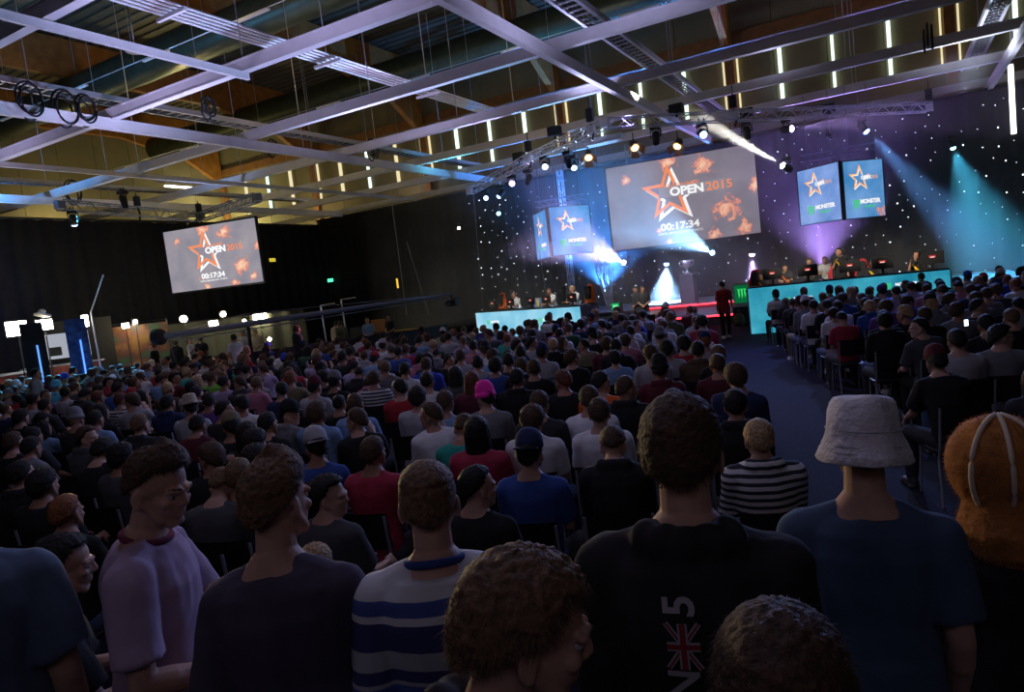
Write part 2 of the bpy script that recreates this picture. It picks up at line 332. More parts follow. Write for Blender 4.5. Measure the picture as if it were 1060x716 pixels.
def hat_mesh(kind):
    mb = MB()
    if kind == 'beanie':
        mb.lathe([(.0, .150), (.035, .146), (.065, .128), (.088, .09), (.096, .045), (.098, .02), (.103, .018), (.104, -.02), (.098, -.022), (.08, 0)], n=24)
    elif kind in ('cap', 'cap_back'):
        mb.lathe([(.0, .140), (.02, .138), (.055, .125), (.082, .092), (.092, .05), (.094, .012), (.086, .008)], n=24); s_ = 1 if kind == 'cap' else -1
        rr = []
        for z in (.006, .014):
            rr.append(np.array([[.082 * math.sin(t), s_ * (.055 + .105 * max(0, math.cos(t))**.7), z + .012 * math.cos(t)] for t in np.linspace(-1.5, 1.5, 12)] + [[.075 * math.sin(t), s_ * .05, z + .01] for t in np.linspace(1.5, -1.5, 6)]))
        mb.rings(rr); mb.ell((0, 0, .142), (.008, .008, .005))
    elif kind == 'bucket':
        mb.lathe([(.0, .142), (.05, .140), (.074, .130), (.082, .105), (.092, .05), (.097, .030), (.140, -.035), (.137, -.038), (.094, .022), (.08, .1)], n=40)
    elif kind == 'straw':
        mb.lathe([(.0, .150), (.05, .152), (.078, .135), (.088, .07), (.093, .032), (.145, .024), (.150, .030), (.150, .022), (.09, .015)], n=28)
    v = np.concatenate(mb.v); v[:, 1] = v[:, 1] * 1.1 - .012
    if kind == 'bucket':
        for i, p in enumerate(v): v[i] += noise.noise_vector(Vector(p * 16)) * .010
    v[:, :2] *= .97; v[:, 2] += .04 if kind != 'bucket' else .03
    mb.v = [v]; return mb.mesh('hat', (), True)
HM = {s_: hair_mesh(s_) for s_ in ('short', 'buzz', 'medium', 'curly', 'long')}
HAT = {s_: hat_mesh(s_) for s_ in ('beanie', 'cap', 'cap_back', 'straw', 'bucket')}
VAR = {}
def variant(name, P, kinds=('tee', 'hoodie'), vox=.013, ratio=.30):
    k = skeleton(P); v = dict(P=P, k=k, body=body_mesh(k, P, vox * .8, ratio), trousers=trousers_mesh(k, P, vox * 1.3, .4), shoes=shoes_mesh(k, .3))
    for kd in kinds: v[kd] = shirt_mesh(k, P, kd, vox, .35, .010)
    VAR[name] = v; return v
variant('sit0', dict(lean=4, armL='lap', armR='lap'))
variant('sit1', dict(lean=14, armL='knee', armR='lap', nod=10, spread=.3))
variant('sit2', dict(lean=24, armL='knee', armR='knee', nod=8, spread=.3))
variant('sit3', dict(lean=6, yaw=38, armL='lap', armR='lap', twist=4))
variant('sit4', dict(lean=8, yaw=-40, armL='lap', armR='phone', twist=-5))
variant('sit5', dict(lean=2, side=5, yaw=10, tilt=-6, armL='cross', armR='cross', spread=.15))
variant('sit6', dict(lean=12, nod=30, armL='phone', armR='phone'))
variant('sit7', dict(lean=10, side=-6, yaw=70, armL='lap', armR='chin', twist=12))
variant('sit8', dict(lean=9, yaw=-72, armL='lap', armR='lap', twist=-14))
variant('sit9', dict(lean=-4, armL='lap', armR='up', nod=-4, shin=.15))
SEATED = ['sit0', 'sit1', 'sit2', 'sit3', 'sit4', 'sit5', 'sit6', 'sit7', 'sit8', 'sit9']
variant('stand0', dict(seat=False, lean=2, armL='hang', armR='hang', stride=.04))
variant('stand1', dict(seat=False, lean=4, yaw=25, armL='front', armR='front'))
variant('stand2', dict(seat=False, lean=3, yaw=-30, armL='hang', armR='mic'))
variant('walk', dict(seat=False, lean=3, armL='hang', armR='bag', stride=.12, wid=.92))
variant('desk0', dict(lean=14, nod=8, armL='desk', armR='desk'))
variant('desk1', dict(lean=22, yaw=20, nod=5, armL='desk', armR='desk'))
PEOPLE = []
def setmat(o, m_):
    if not o.data.materials: o.data.materials.append(None)
    o.material_slots[0].link = 'OBJECT'; o.material_slots[0].material = m_
def person(var, loc, face, label, shirt='black', kind='tee', hair='dark', style='short', hat=None, hatcol='black', legs='charcoal', shoe='shoe', skin='skin', sc=1.0, group=None, scz=None):
    """face: heading in degrees, 0 = +Y, anticlockwise"""
    v = VAR[var]; o = link('person', v['body'], None, None, loc); o.rotation_euler = (0, 0, math.radians(face)); o.scale = (sc, sc, scz or sc); setmat(o, M[skin]); tag(o, label, 'person', group)
    hm = Matrix([list(r) for r in v['k']['Rh']]).to_4x4(); hm.translation = Vector(v['k']['head'])
    s_ = link('shirt' if kind == 'tee' else 'jacket', v[kind], o); setmat(s_, M['cloth ' + shirt] if isinstance(shirt, str) else shirt)
    t = link('trousers', v['trousers'], o); setmat(t, M['cloth ' + legs]); [setmat(link('shoe', q_, o), M[shoe]) for q_ in v['shoes']]
    if hair:
        h = link('hair', HM[style if not (hat and style in ('medium', 'curly')) else 'short'], o); setmat(h, M['hair ' + hair]); h.matrix_local = hm
    if hat: h = link('hat' if hat in ('bucket', 'straw') else ('beanie' if hat == 'beanie' else 'cap'), HAT[hat], o); setmat(h, M['cloth ' + hatcol]); h.matrix_local = hm @ Matrix.Rotation(math.radians(-8), 4, 'X')
    PEOPLE.append(o); return o
def head_world(var, loc, face, sc):
    return np.array(loc) + rz(face) @ (np.array(VAR[var]['k']['head']) * sc)
def place_head(var, u, v, face, sc, base=0.0):
    """floor position under a head seen at (u, v) when its owner sits on a floor at height base"""
    h = np.array(VAR[var]['k']['head']) * sc; p = at_z(u, v, base + h[2]); q = rz(face) @ h; return (p[0] - q[0], p[1] - q[1], base)
# ---------------------------------------------------------------- the hall
M['carpet'] = principled('dark_carpet', (.020, .020, .034), .85, noise_amt=.35, scale=30, bump=.3)
for m_ in ('carpet',): M[m_].node_tree.nodes['Principled BSDF'].inputs['Specular IOR Level'].default_value = .04
M['aisle'] = principled('aisle_carpet', (.045, .055, .10), .8, noise_amt=.3, scale=25, bump=.3)
M['khaki'] = principled('khaki_wall_panel', (.21, .18, .11), .85, noise_amt=.12, scale=.8)
M['glulam'] = principled('glued_timber', (.33, .14, .035), .6, noise_amt=.25, scale=2.5)
M['timber_trim'] = principled('timber_trim', (.24, .11, .04), .7, noise_amt=.2, scale=3)
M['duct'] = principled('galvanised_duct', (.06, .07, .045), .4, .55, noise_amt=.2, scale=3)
M['slit'] = emission('daylight_slit', (.78, 1.0, .88), 1.6)
M['slit_warm'] = emission('daylight_slit_warm', (1.0, .86, .5), .9)
M['deck'] = principled('roof_deck', (.10, .085, .055), .55, .3, noise_amt=.2, scale=2)
def drape_mat(name, col, rough=.9):
    return principled(name, col, rough, noise_amt=.3, scale=3)
M['drape'] = drape_mat('black_molton', (.007, .007, .009)); M['stardrape'] = drape_mat('star_cloth', (.006, .007, .013))
XL, XR, YB = -43.8, 14.0, 36.5
mb = MB(); mb.box(((XL + XR) / 2, 12, -.05), (XR - XL, 50, .1)); struct('floor', mb, M['carpet'])
def wall_panels(mb, p0, p1, z0, z1, thick, step):
    p0, p1 = np.array(p0), np.array(p1); L = np.linalg.norm(p1 - p0); d = (p1 - p0) / L; n = int(L / step)
    R = np.array([[d[0], -d[1], 0], [d[1], d[0], 0], [0, 0, 1]])
    for i in range(n): c = p0 + d * (i + .5) * L / n; mb.box((c[0], c[1], (z0 + z1) / 2), (L / n - .03, thick, z1 - z0), R)
mb = MB(); wall_panels(mb, (XL, YB + .3), (XR, YB + .3), 0, 17, .2, 2.3); mb.box(((XL + XR) / 2, YB + .45, 8.5), (XR - XL, .1, 17)); struct('wall_back', mb, M['khaki'])
mb = MB(); wall_panels(mb, (XL - .1, -12), (XL - .1, YB), 0, 17, .2, 2.3); mb.box((XL - .25, 12, 8.5), (.1, 50, 17)); struct('wall_left', mb, M['khaki'])
mb = MB(); wall_panels(mb, (XR + .1, -12), (XR + .1, YB), 0, 17, .2, 2.3); struct('wall_right', mb, M['khaki'])
mb = MB()
for i in range(170):                                                   # corrugated deck, ribs across the hall
    y = -12 + i * .29; mb.box(((XL + XR) / 2, y, 16.62 + (.07 if i % 2 else 0)), (XR - XL, .30, .05))
struct('ceiling', mb, M['deck'])
mb = MB(); mb.box(((XL + XR) / 2, YB + .08, 9.45), (XR - XL, .16, .28)); struct('trim_ledge', mb, M['timber_trim'])
mb = MB(); mb.box(((XL + XR) / 2, YB + .08, 13.0), (XR - XL, .16, .5)); struct('trim_rail', mb, M['timber_trim'])
cols = [-43.5, -34.4, -25.0, -15.7, -6.5, 2.6, 11.8]
for i, x in enumerate(cols):                                           # glued timber frames with a knee at the wall
    mb = MB(); w = .34
    prof = [(-12, 14.7), (29, 14.7), (33.5, 13.8), (35.9, 12.4), (YB - .1, 12.4), (YB - .1, 16.5), (-12, 16.5)]
    n = len(prof); v = [(x - w / 2, y, z) for y, z in prof] + [(x + w / 2, y, z) for y, z in prof]
    mb.add(v, [tuple(range(n)), tuple(range(n, 2 * n))[::-1]] + [(j, n + j, n + (j + 1) % n, (j + 1) % n) for j in range(n)])
    o = obj('timber_roof_beam', mb, M['glulam']); g = ['over the hall corner', 'first from the hall corner', 'second from the hall corner', 'third from the hall corner, above the left stage cube', 'above the big stage screen', 'above the cyan stage lamp', 'at the right edge of the stage'][i]
    g = g.replace('left ', '').replace('right edge', 'far side'); tag(o, 'orange-brown glued timber roof beam ' + g, 'roof beam', 'glued timber roof beams')
    mb = MB(); mb.box((x, YB - .02, 6.2), (.42, .3, 12.4)); o = struct('trim_column', mb, M['timber_trim'])
k = 0
for i in range(len(cols) - 1):
    a, b = cols[i], cols[i + 1]
    for j in range(1, 4):
        x = a + (b - a) * j / 4; mb = MB(); mb.box((x, YB + .10, 10.9), (.16 if j != 2 else .12, .16, 2.7)); k += 1
        struct('window_%d' % k, mb, M['slit'] if (x > -24 or j == 2) else M['slit_warm'])
    for s_ in (-1, 1):
        mb = MB(); mb.box((b + s_ * .33, YB + .10, 10.9), (.07, .14, 2.7)); k += 1; struct('window_%d' % k, mb, M['slit_warm'])
# round ducts
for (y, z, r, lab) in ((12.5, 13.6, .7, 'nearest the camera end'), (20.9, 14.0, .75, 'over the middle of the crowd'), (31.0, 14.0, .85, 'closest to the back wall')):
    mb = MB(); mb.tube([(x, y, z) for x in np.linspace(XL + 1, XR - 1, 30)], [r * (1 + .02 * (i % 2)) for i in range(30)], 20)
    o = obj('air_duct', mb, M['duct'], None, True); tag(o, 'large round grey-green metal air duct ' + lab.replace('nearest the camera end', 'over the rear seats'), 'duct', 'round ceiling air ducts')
    for x in (-34.4, -25, -15.7, -6.5, 2.6):
        mb = MB(); mb.tube([(x + .4, y, z + r - .05), (x + .4, y, 16.6)], .02, 6); obj('hanger_rod', mb, M['steel'], o)
# white steel grid
def ibeam(mb, p, q, h=.30, w=.20, t=.035):
    p, q = np.array(p, float), np.array(q, float); L = np.linalg.norm(q - p); c = (p + q) / 2; d = (q - p) / L; a = np.cross([0, 0, 1], d); R = np.array([d, a, [0, 0, 1]]).T
    mb.box(c, (L, w * .86, h - t), R)
    for s_ in (-1, 1): mb.box(c + np.array([0, 0, s_ * (h - t) / 2]), (L, w, t), R)
ZG = 8.0; ORD = ['first', 'second', 'third', 'fourth', 'fifth', 'sixth', 'seventh', 'eighth', 'ninth', 'tenth']
def rods(o, pts):
    for x, y in pts: mb = MB(); mb.tube([(x, y, ZG + .1), (x, y, 15.2)], .014, 5); obj('hanger_rod', mb, M['steel'], o)
for i, y in enumerate((7.6, 12.0, 16.55, 21.2, 25.6, 29.8, 34.2)):
    mb = MB(); ibeam(mb, (-36.5 if y > 20 else -34, y, ZG + .15), (12, y, ZG + .15)); o = obj('ceiling_grid_beam', mb, M['beam']); tag(o, 'white steel grid beam across the hall, %s of the crosswise beams from the back drape' % ORD[6 - i], 'beam', 'white beams running across the hall')
    rods(o, [(x, y) for x in (-24, -13, -1)])
for i, (x, h, y1) in enumerate(((-29.8, .30, 34), (-24.0, .16, 34), (-18.2, .30, 34), (-12.9, .16, 12), (-7.1, .30, 34), (-1.5, .16, 8), (3.6, .30, 36))):
    mb = MB(); ibeam(mb, (x, 2.5, ZG - .12), (x, y1, ZG - .12), h, h * .6); o = obj('ceiling_grid_beam', mb, M['beam'])
    tag(o, 'white steel grid beam running towards the stage wall, %s counted from the production desk side' % ORD[i], 'beam', 'white beams running towards the stage wall')
    if h > .2: rods(o, [(x, yy) for yy in (10, 19, 28)])
# ladder trays along three of the long beams
def tray(x, y0, y1, z, lab):
    mb = MB(); w = .55
    for s_ in (-1, 1): mb.box((x + s_ * w / 2, (y0 + y1) / 2, z), (.04, y1 - y0, .14)); mb.box((x + s_ * (w / 2 - .03), (y0 + y1) / 2, z - .07), (.08, y1 - y0, .012))
    y = y0 + .1
    while y < y1: mb.box((x, y, z - .04), (w, .05, .03)); y += .33
    o = obj('cable_tray', mb, M['steel']); tag(o, lab, 'cable tray', 'ladder cable trays')
    mb = MB(); rg = random.Random(int(x * 10))
    for j in range(4): mb.tube([(x - .18 + j * .1 + rg.uniform(-.03, .03), yy, z + .03 + rg.uniform(0, .03)) for yy in np.linspace(y0, y1, 26)], .022, 5)
    obj('cables', mb, M['black'], o)
    for yy in np.linspace(y0 + 1, y1 - 1, 4): mb = MB(); mb.tube([(x + .27, yy, z), (x + .27, yy, 15.2)], .012, 5); obj('hanger_rod', mb, M['steel'], o)
tray(-18.9, 6, 33, 8.75, 'grey ladder cable tray over the middle of the crowd'); tray(-30.6, 8, 33, 8.75, 'ladder cable tray lit blue above the production desks')
tray(-6.3, 5, 33, 8.75, 'ladder cable tray lit white above the big stage screen'); tray(3.0, 18, 34, 8.75, 'ladder cable tray above the cyan stage lamp')
for i in range(5):
    mb = MB(); x = -14.3 + i * .17; mb.tube([(x, 3, 9.4), (x, 26, 9.4)], .032, 6); o = obj('pipe', mb, M['beam']); tag(o, 'thin lilac-lit pipe, %s of the five parallel pipes under the roof' % ORD[i], 'pipe', 'parallel pipes under the roof')
for i, y in enumerate((6, 11, 16, 21)): mb = MB(); mb.box((-13.96, y, 9.3), (1.0, .08, .08)); mb.tube([(-13.96, y, 9.3), (-13.96, y, 16.55)], .015, 5); tag(obj('pipe_bracket', mb, M['beam']), 'white bracket holding the five parallel pipes, %s from the rear seats' % ORD[i], 'bracket', 'pipe brackets')
for i, (y, z) in enumerate(((9.5, 12.6), (17.5, 12.3), (26.5, 12.0), (33.5, 11.8))):        # light-rail wires with unlit battens
    mb = MB(); mb.tube([(-42, y, z), (12, y, z)], .02, 5); o = obj('light_rail', mb, M['steel']); tag(o, 'thin grey light rail across the roof, %s from the rear seats' % ORD[i], 'light rail', 'light rails under the roof')
    for x in np.arange(-39, 10, 5.2): mb = MB(); mb.box((x, y, z - .06), (1.5, .12, .07)); obj('batten', mb, M['alu'], o)
    for x in (-34, -25, -15.7, -6.5): mb = MB(); mb.tube([(x + .3, y, z), (x + .3, y, 15.2)], .01, 5); obj('hanger_rod', mb, M['steel'], o)
mb = MB(); mb.ell((0, 0, 0), (.28, .28, .05)); mb.tube([(0, 0, 0), (0, 0, 1.6)], .02, 6); o = obj('ceiling_speaker', mb, M['steel'], None, True); o.location = at_z(140, 52, 10.5); tag(o, 'small round grey disc on a stem below the timber beam', 'ceiling fixture')
p = at_x(172, 191, -43.3); q = at_x(214, 191, -43.3); L_t = abs(q[1] - p[1]); o = empty('fluorescent_tube', (-43.55, (p[1] + q[1]) / 2, p[2]), 'lit white fluorescent tube on the khaki wall near its corner', 'tube light')
mb = MB(); mb.tube([(.12, -L_t / 2, 0), (.12, L_t / 2, 0)], .07, 8); obj('tube', mb, emission('fluorescent', (1, .98, .9), 6), o); mb = MB(); mb.box((-.02, 0, 0), (.1, L_t, .12)); obj('housing', mb, M['alu'], o)
# cable loops hanging off the trays
for i, (u, v, r) in enumerate(((67, 108, .42), (88, 110, .35), (30, 100, .4), (215, 108, .25), (385, 152, .35), (960, 35, .35), (282, 150, .25), (75, 196, .45))):
    c = at_z(u, v, 8.2); mb = MB(); rg = random.Random(i)
    for j in range(3): mb.tube([c + np.array([.12 * math.sin(j * 2), r * .75 * (1 - .14 * j) * math.cos(t), r * (.95 + .1 * math.sin(j * 3)) * math.sin(t) - .08 * j]) for t in np.linspace(0, 2 * PI, 22)], .028, 6)
    tag(obj('cable_coil', mb, M['black'], None, True), ['black cable coil hanging beside the first crosswise beam crossing', 'smaller black cable coil next to the largest coil', 'black cable coil by the edge of the picture', 'small cable coil hanging under the lilac beam', 'cable coil over the blue-lit tray end', 'cable coil beside the white-lit ladder tray over the stage', 'small coil between two crosswise beams', 'black cable coil against the blue-lit beam'][i], 'cable coil')
# ---------------------------------------------------------------- drapes
def drape(name, p0, p1, z0, z1, mat, amp=.09, wl=.55, step=.12):
    p0, p1 = np.array(p0, float), np.array(p1, float); L = np.linalg.norm(p1 - p0); d = (p1 - p0) / L; nn = np.array([-d[1], d[0]]); n = int(L / step); zs = np.linspace(z1, z0, 10); V = []; rg = random.Random(3)
    ph = np.cumsum([rg.uniform(.6, 1.4) for _ in range(n + 1)]) * step / wl * 2 * PI
    for side in (0, 1):
        for k_, z in enumerate(zs):
            for i in range(n + 1):
                a = amp * (.5 + .5 * k_ / 9) * math.sin(ph[i]) + .03 * math.sin(ph[i] * 2.3 + k_ * .5); c = p0 + d * L * i / n + nn * (a + side * .01); V.append((c[0], c[1], z))
    W = n + 1; f = []
    for side in (0, 1):
        b = side * W * 10
        for k_ in range(9):
            for i in range(n):
                q = (b + k_ * W + i, b + k_ * W + i + 1, b + (k_ + 1) * W + i + 1, b + (k_ + 1) * W + i); f.append(q if side else q[::-1])
    mb = MB(); mb.add(V, f); return obj(name, mb, mat, None, True)
def trackrail(p0, p1, z): mb = MB(); mb.tube([(*p0, z), (*p1, z)], .05, 8); return mb
o = drape('stage_curtain', (-32, 33.6), (XR - 1, 33.6), 0, 7.75, M['drape']); tag(o, 'black drape wall hanging behind the stage from the corner', 'curtain'); obj('curtain_rail', trackrail((-32, 33.6), (XR - 1, 33.6), 7.78), M['blackmetal'], o)
o = drape('side_curtain', (-32, -6), (-32, 33.75), 0, 7.45, M['drape'], .12, .8); tag(o, 'black drape wall behind the production area', 'curtain'); obj('curtain_rail', trackrail((-32, -6), (-32, 33.75), 7.5), M['blackmetal'], o)
star = drape('star_curtain', (-20.6, 33.2), (XR - 2, 33.2), 0, 7.6, M['stardrape'], .05, .7); tag(star, 'black star-cloth backdrop with white pinpoint lights behind the stage', 'curtain')
mb = MB(); rg = random.Random(11); pts = []
while len(pts) < 520:
    x, z = rg.uniform(-20.3, 7), rg.uniform(.6, 7.3)
    if all((x - a)**2 + (z - b)**2 > .11 for a, b, _ in pts): pts.append((x, z, rg.choice([.012, .014, .018, .026])))
for x, z, r in pts: mb.ell((x, 33.10, z), (r, r, r), nu=6, nv=4)
o = obj('star_lights', mb, emission('star_led', (.86, .9, 1.0), 4.2), star); o['kind'] = 'stuff'
# ---------------------------------------------------------------- trusses
def truss_mb(mb, p, q, s_=.30, r=.024, rb=.013):
    p, q = np.array(p, float), np.array(q, float); L = np.linalg.norm(q - p); d = (q - p) / L; a = nrm(np.cross([0, 0, 1], d)) if abs(d[2]) < .9 else np.array([1., 0, 0]); b = np.cross(d, a)
    cs = [s_ / 2 * (i * a + j * b) for i, j in ((-1, -1), (1, -1), (1, 1), (-1, 1))]
    for c in cs: mb.tube([p + c, q + c], r, 6)
    n = max(1, int(L / .38))
    for i in range(n):
        t0, t1 = p + d * L * i / n, p + d * L * (i + 1) / n
        for k_ in range(4): c0, c1 = cs[k_], cs[(k_ + 1) % 4]; (mb.tube([t0 + c0, t1 + c1], rb, 4) if i % 2 else mb.tube([t0 + c1, t1 + c0], rb, 4))
def truss(name, pts, lab, mat, hoists=(), s_=.30):
    o = empty(name, (0, 0, 0), lab, 'truss'); mb = MB()
    for a, b in zip(pts[:-1], pts[1:]): truss_mb(mb, a, b, s_, .028 if s_ > .32 else .024, .016 if s_ > .32 else .013)
    for p in pts: mb.box(p, (s_ * .8,) * 3)
    obj('lattice', mb, mat, o)
    for h in hoists:
        mb = MB(); mb.tube([h, (h[0], h[1], 7.98)], .02, 6); mb.box((h[0], h[1], h[2] + .45), (.22, .18, .4)); mb.tube([(h[0], h[1], h[2] + .2), (h[0] + .08, h[1], h[2] - .1), (h[0], h[1], h[2] - .35)], .04, 6); obj('chain_hoist', mb, M['blackmetal'], o)
    return o
TZ = 7.0
tp_ = [tuple(at_z(u, v, TZ)) for u, v in ((486, 197), (548, 163), (612, 133))]; tq_ = [tuple(at_z(u, v, TZ)) for u, v in ((626, 127), (760, 119), (962, 110))]
ARC = [tp_[0], tp_[1], tp_[2]] + tq_
truss('lighting_truss', ARC, 'bent silver lattice truss carrying lamps in front of the stage', M['alu'], [tp_[2], tq_[2], (tp_[1][0], tp_[1][1], TZ), tq_[1]])
M['truss_dark'] = principled('dark_truss', (.16, .18, .24), .45, .2)
lt = [tuple(at_z(u, v, 7.2)) for u, v in ((62, 211), (207, 224), (266, 203))]
truss('screen_truss', lt, 'dark lattice truss holding up the side screen near the production area', M['truss_dark'], [lt[1], tuple((np.array(lt[0]) + np.array(lt[1])) / 2)], .36)
# leaning wires and thin tower truss beside the big screen
for i, (u0, v0, u1, v1, y) in enumerate(((620, 262, 632, 308, 30.5), (585, 205, 589, 262, 31.5))):
    a, b = at_y(u0, v0, y), at_y(u1, v1 + 8, y); mb = MB(); truss_mb(mb, (b[0], y, .8), (b[0], y, 7.6 if i else 3.4), .22, .028, .014); tag(obj('truss_tower', mb, M['alu']), ['short upright truss tower glowing white at the foot of the big screen', 'tall thin truss tower between the stage cube and the big screen'][i], 'truss tower')
a, b = at_y(613, 256, 29.5), at_y(632, 316, 29.5); mb = MB(); truss_mb(mb, (a[0], 29.5, a[2]), (b[0], 29.5, .8), .2, .026, .013); tag(obj('truss_brace', mb, M['alu']), 'white leaning truss brace beside the short truss tower', 'truss')
for i, (u0, v0, u1, v1) in enumerate(((421, 249, 444, 325), (405, 205, 421, 325), (490, 200, 500, 318), (558, 268, 566, 310))):
    y = 28; a, b = at_y(u0, v0, y), at_y(u1, v1, y); mb = MB(); mb.tube([(a[0], y, a[2] + (0 if i < 3 else 2)), (b[0], y, max(b[2], .3))], .014, 5); tag(obj('steel_wire', mb, M['steel']), ['leaning steel wire beside the camera crane', 'steel wire falling behind the crane arm', 'thin wire hanging at the edge of the star backdrop', 'thin wire hanging below the stage cube'][i], 'wire')
# ---------------------------------------------------------------- screens
def node_screen(name, base, clouds, blobs, strength, thr=.60, grad=None):
    """picture shown by a projection or LED screen: soft backdrop with drifting flames round given spots"""
    m = bpy.data.materials.new(name); m.use_nodes = True; nt = m.node_tree; nt.nodes.clear(); N = nt.nodes.new; L = nt.links.new
    tc = N('ShaderNodeTexCoord'); n1 = N('ShaderNodeTexNoise'); n1.inputs['Scale'].default_value = .9; n1.inputs['Detail'].default_value = 5; L(tc.outputs['Object'], n1.inputs['Vector'])
    r1 = N('ShaderNodeValToRGB'); r1.color_ramp.elements[0].position = .35; r1.color_ramp.elements[1].position = .72; r1.color_ramp.elements[0].color = (*base, 1); r1.color_ramp.elements[1].color = (*clouds, 1); L(n1.outputs['Fac'], r1.inputs[0])
    n2 = N('ShaderNodeTexNoise'); n2.inputs['Scale'].default_value = 2.7; n2.inputs['Detail'].default_value = 7; n2.inputs['Roughness'].default_value = .70; n2.inputs['Distortion'].default_value = .8; L(tc.outputs['Object'], n2.inputs['Vector']); prev = None
    for (x, z, r) in blobs:
        d = N('ShaderNodeVectorMath'); d.operation = 'DISTANCE'; d.inputs[1].default_value = (x, 0, z); L(tc.outputs['Object'], d.inputs[0])
        q = N('ShaderNodeMapRange'); q.inputs['From Min'].default_value = 0; q.inputs['From Max'].default_value = r; q.inputs['To Min'].default_value = .30; q.inputs['To Max'].default_value = -.25; L(d.outputs['Value'], q.inputs['Value'])
        if prev is None: prev = q.outputs[0]
        else: mx = N('ShaderNodeMath'); mx.operation = 'MAXIMUM'; L(prev, mx.inputs[0]); L(q.outputs[0], mx.inputs[1]); prev = mx.outputs[0]
    ad = N('ShaderNodeMath'); ad.operation = 'ADD'; L(n2.outputs['Fac'], ad.inputs[0]); L(prev, ad.inputs[1])
    r2 = N('ShaderNodeValToRGB'); e = r2.color_ramp.elements; e[0].position = thr; e[0].color = (0, 0, 0, 1); e[1].position = thr + .05; e[1].color = (1, 1, 1, 1); L(ad.outputs[0], r2.inputs[0])
    r3 = N('ShaderNodeValToRGB'); e = r3.color_ramp.elements; e[0].position = thr; e[0].color = (.72, .17, .13, 1); e[1].position = thr + .26; e[1].color = (1, .72, .50, 1); L(ad.outputs[0], r3.inputs[0])
    mx = N('ShaderNodeMix'); mx.data_type = 'RGBA'; L(r2.outputs[0], mx.inputs[0]); L(r1.outputs[0], mx.inputs[6]); L((r3.outputs[0]), mx.inputs[7])
    em = N('ShaderNodeEmission'); em.inputs['Strength'].default_value = strength; L(mx.outputs[2], em.inputs[0]); o = N('ShaderNodeOutputMaterial'); L(em.outputs[0], o.inputs[0]); return m
E_OR = emission('logo_orange', (1, .30, .12), .95); E_WH = emission('logo_white', (1, 1, 1), 1.0); E_GR = emission('logo_green', (.05, .75, .16), .9); E_SC_OR = emission('logo_bright_orange', (1, .42, .12), 1.1)
def star_mb(R, t, dx=0, dz=0, y=0, skip=()):
    mb = MB(); r = R * .42; P_ = [((R if i % 2 == 0 else r), PI / 2 + i * PI / 5) for i in range(10)]; k = 1 - t
    for i in range(10):
        if i in skip: continue
        (a, ta), (b, tb) = P_[i], P_[(i + 1) % 10]; q = [(a * math.cos(ta), a * math.sin(ta)), (b * math.cos(tb), b * math.sin(tb)), (k * b * math.cos(tb), k * b * math.sin(tb)), (k * a * math.cos(ta), k * a * math.sin(ta))]
        v = [(x + dx, y, z + dz) for x, z in q] + [(x + dx, y + .004, z + dz) for x, z in q]; mb.add(v, [(0, 1, 2, 3), (7, 6, 5, 4), (0, 4, 5, 1), (1, 5, 6, 2), (2, 6, 7, 3), (3, 7, 4, 0)])
    return mb
def wall_text(txt, size, x, z, y, mat, parent, bold=0, sx=1, name='lettering', align='CENTER', shear=0):
    me = text_mesh(txt, size, .003, bold, align, shear, sx); me.transform(Matrix.Translation((x, y, z)) @ Matrix.Rotation(PI / 2, 4, 'X')); return link(name, me, parent, mat)
def claw(s_, x, z, y, mat, parent):
    mb = MB()
    for k_, (dx, l) in enumerate(((-.30, .9), (0, 1.0), (.30, .85))):
        pts = [(dx - .13, .5), (dx + .15, .42), (dx + .10, .1), (dx + .14, -.15), (dx + .05, -.5 * l), (dx + .02, -.62 * l), (dx - .02, -.2), (dx - .07, .1), (dx - .05, .3)]
        mb.add([(x + a * s_, y, z + b * s_) for a, b in pts] + [(x + a * s_, y + .004, z + b * s_) for a, b in pts], [tuple(range(9)), tuple(range(9, 18))[::-1]])
    return obj('claw_logo', mb, mat, parent)
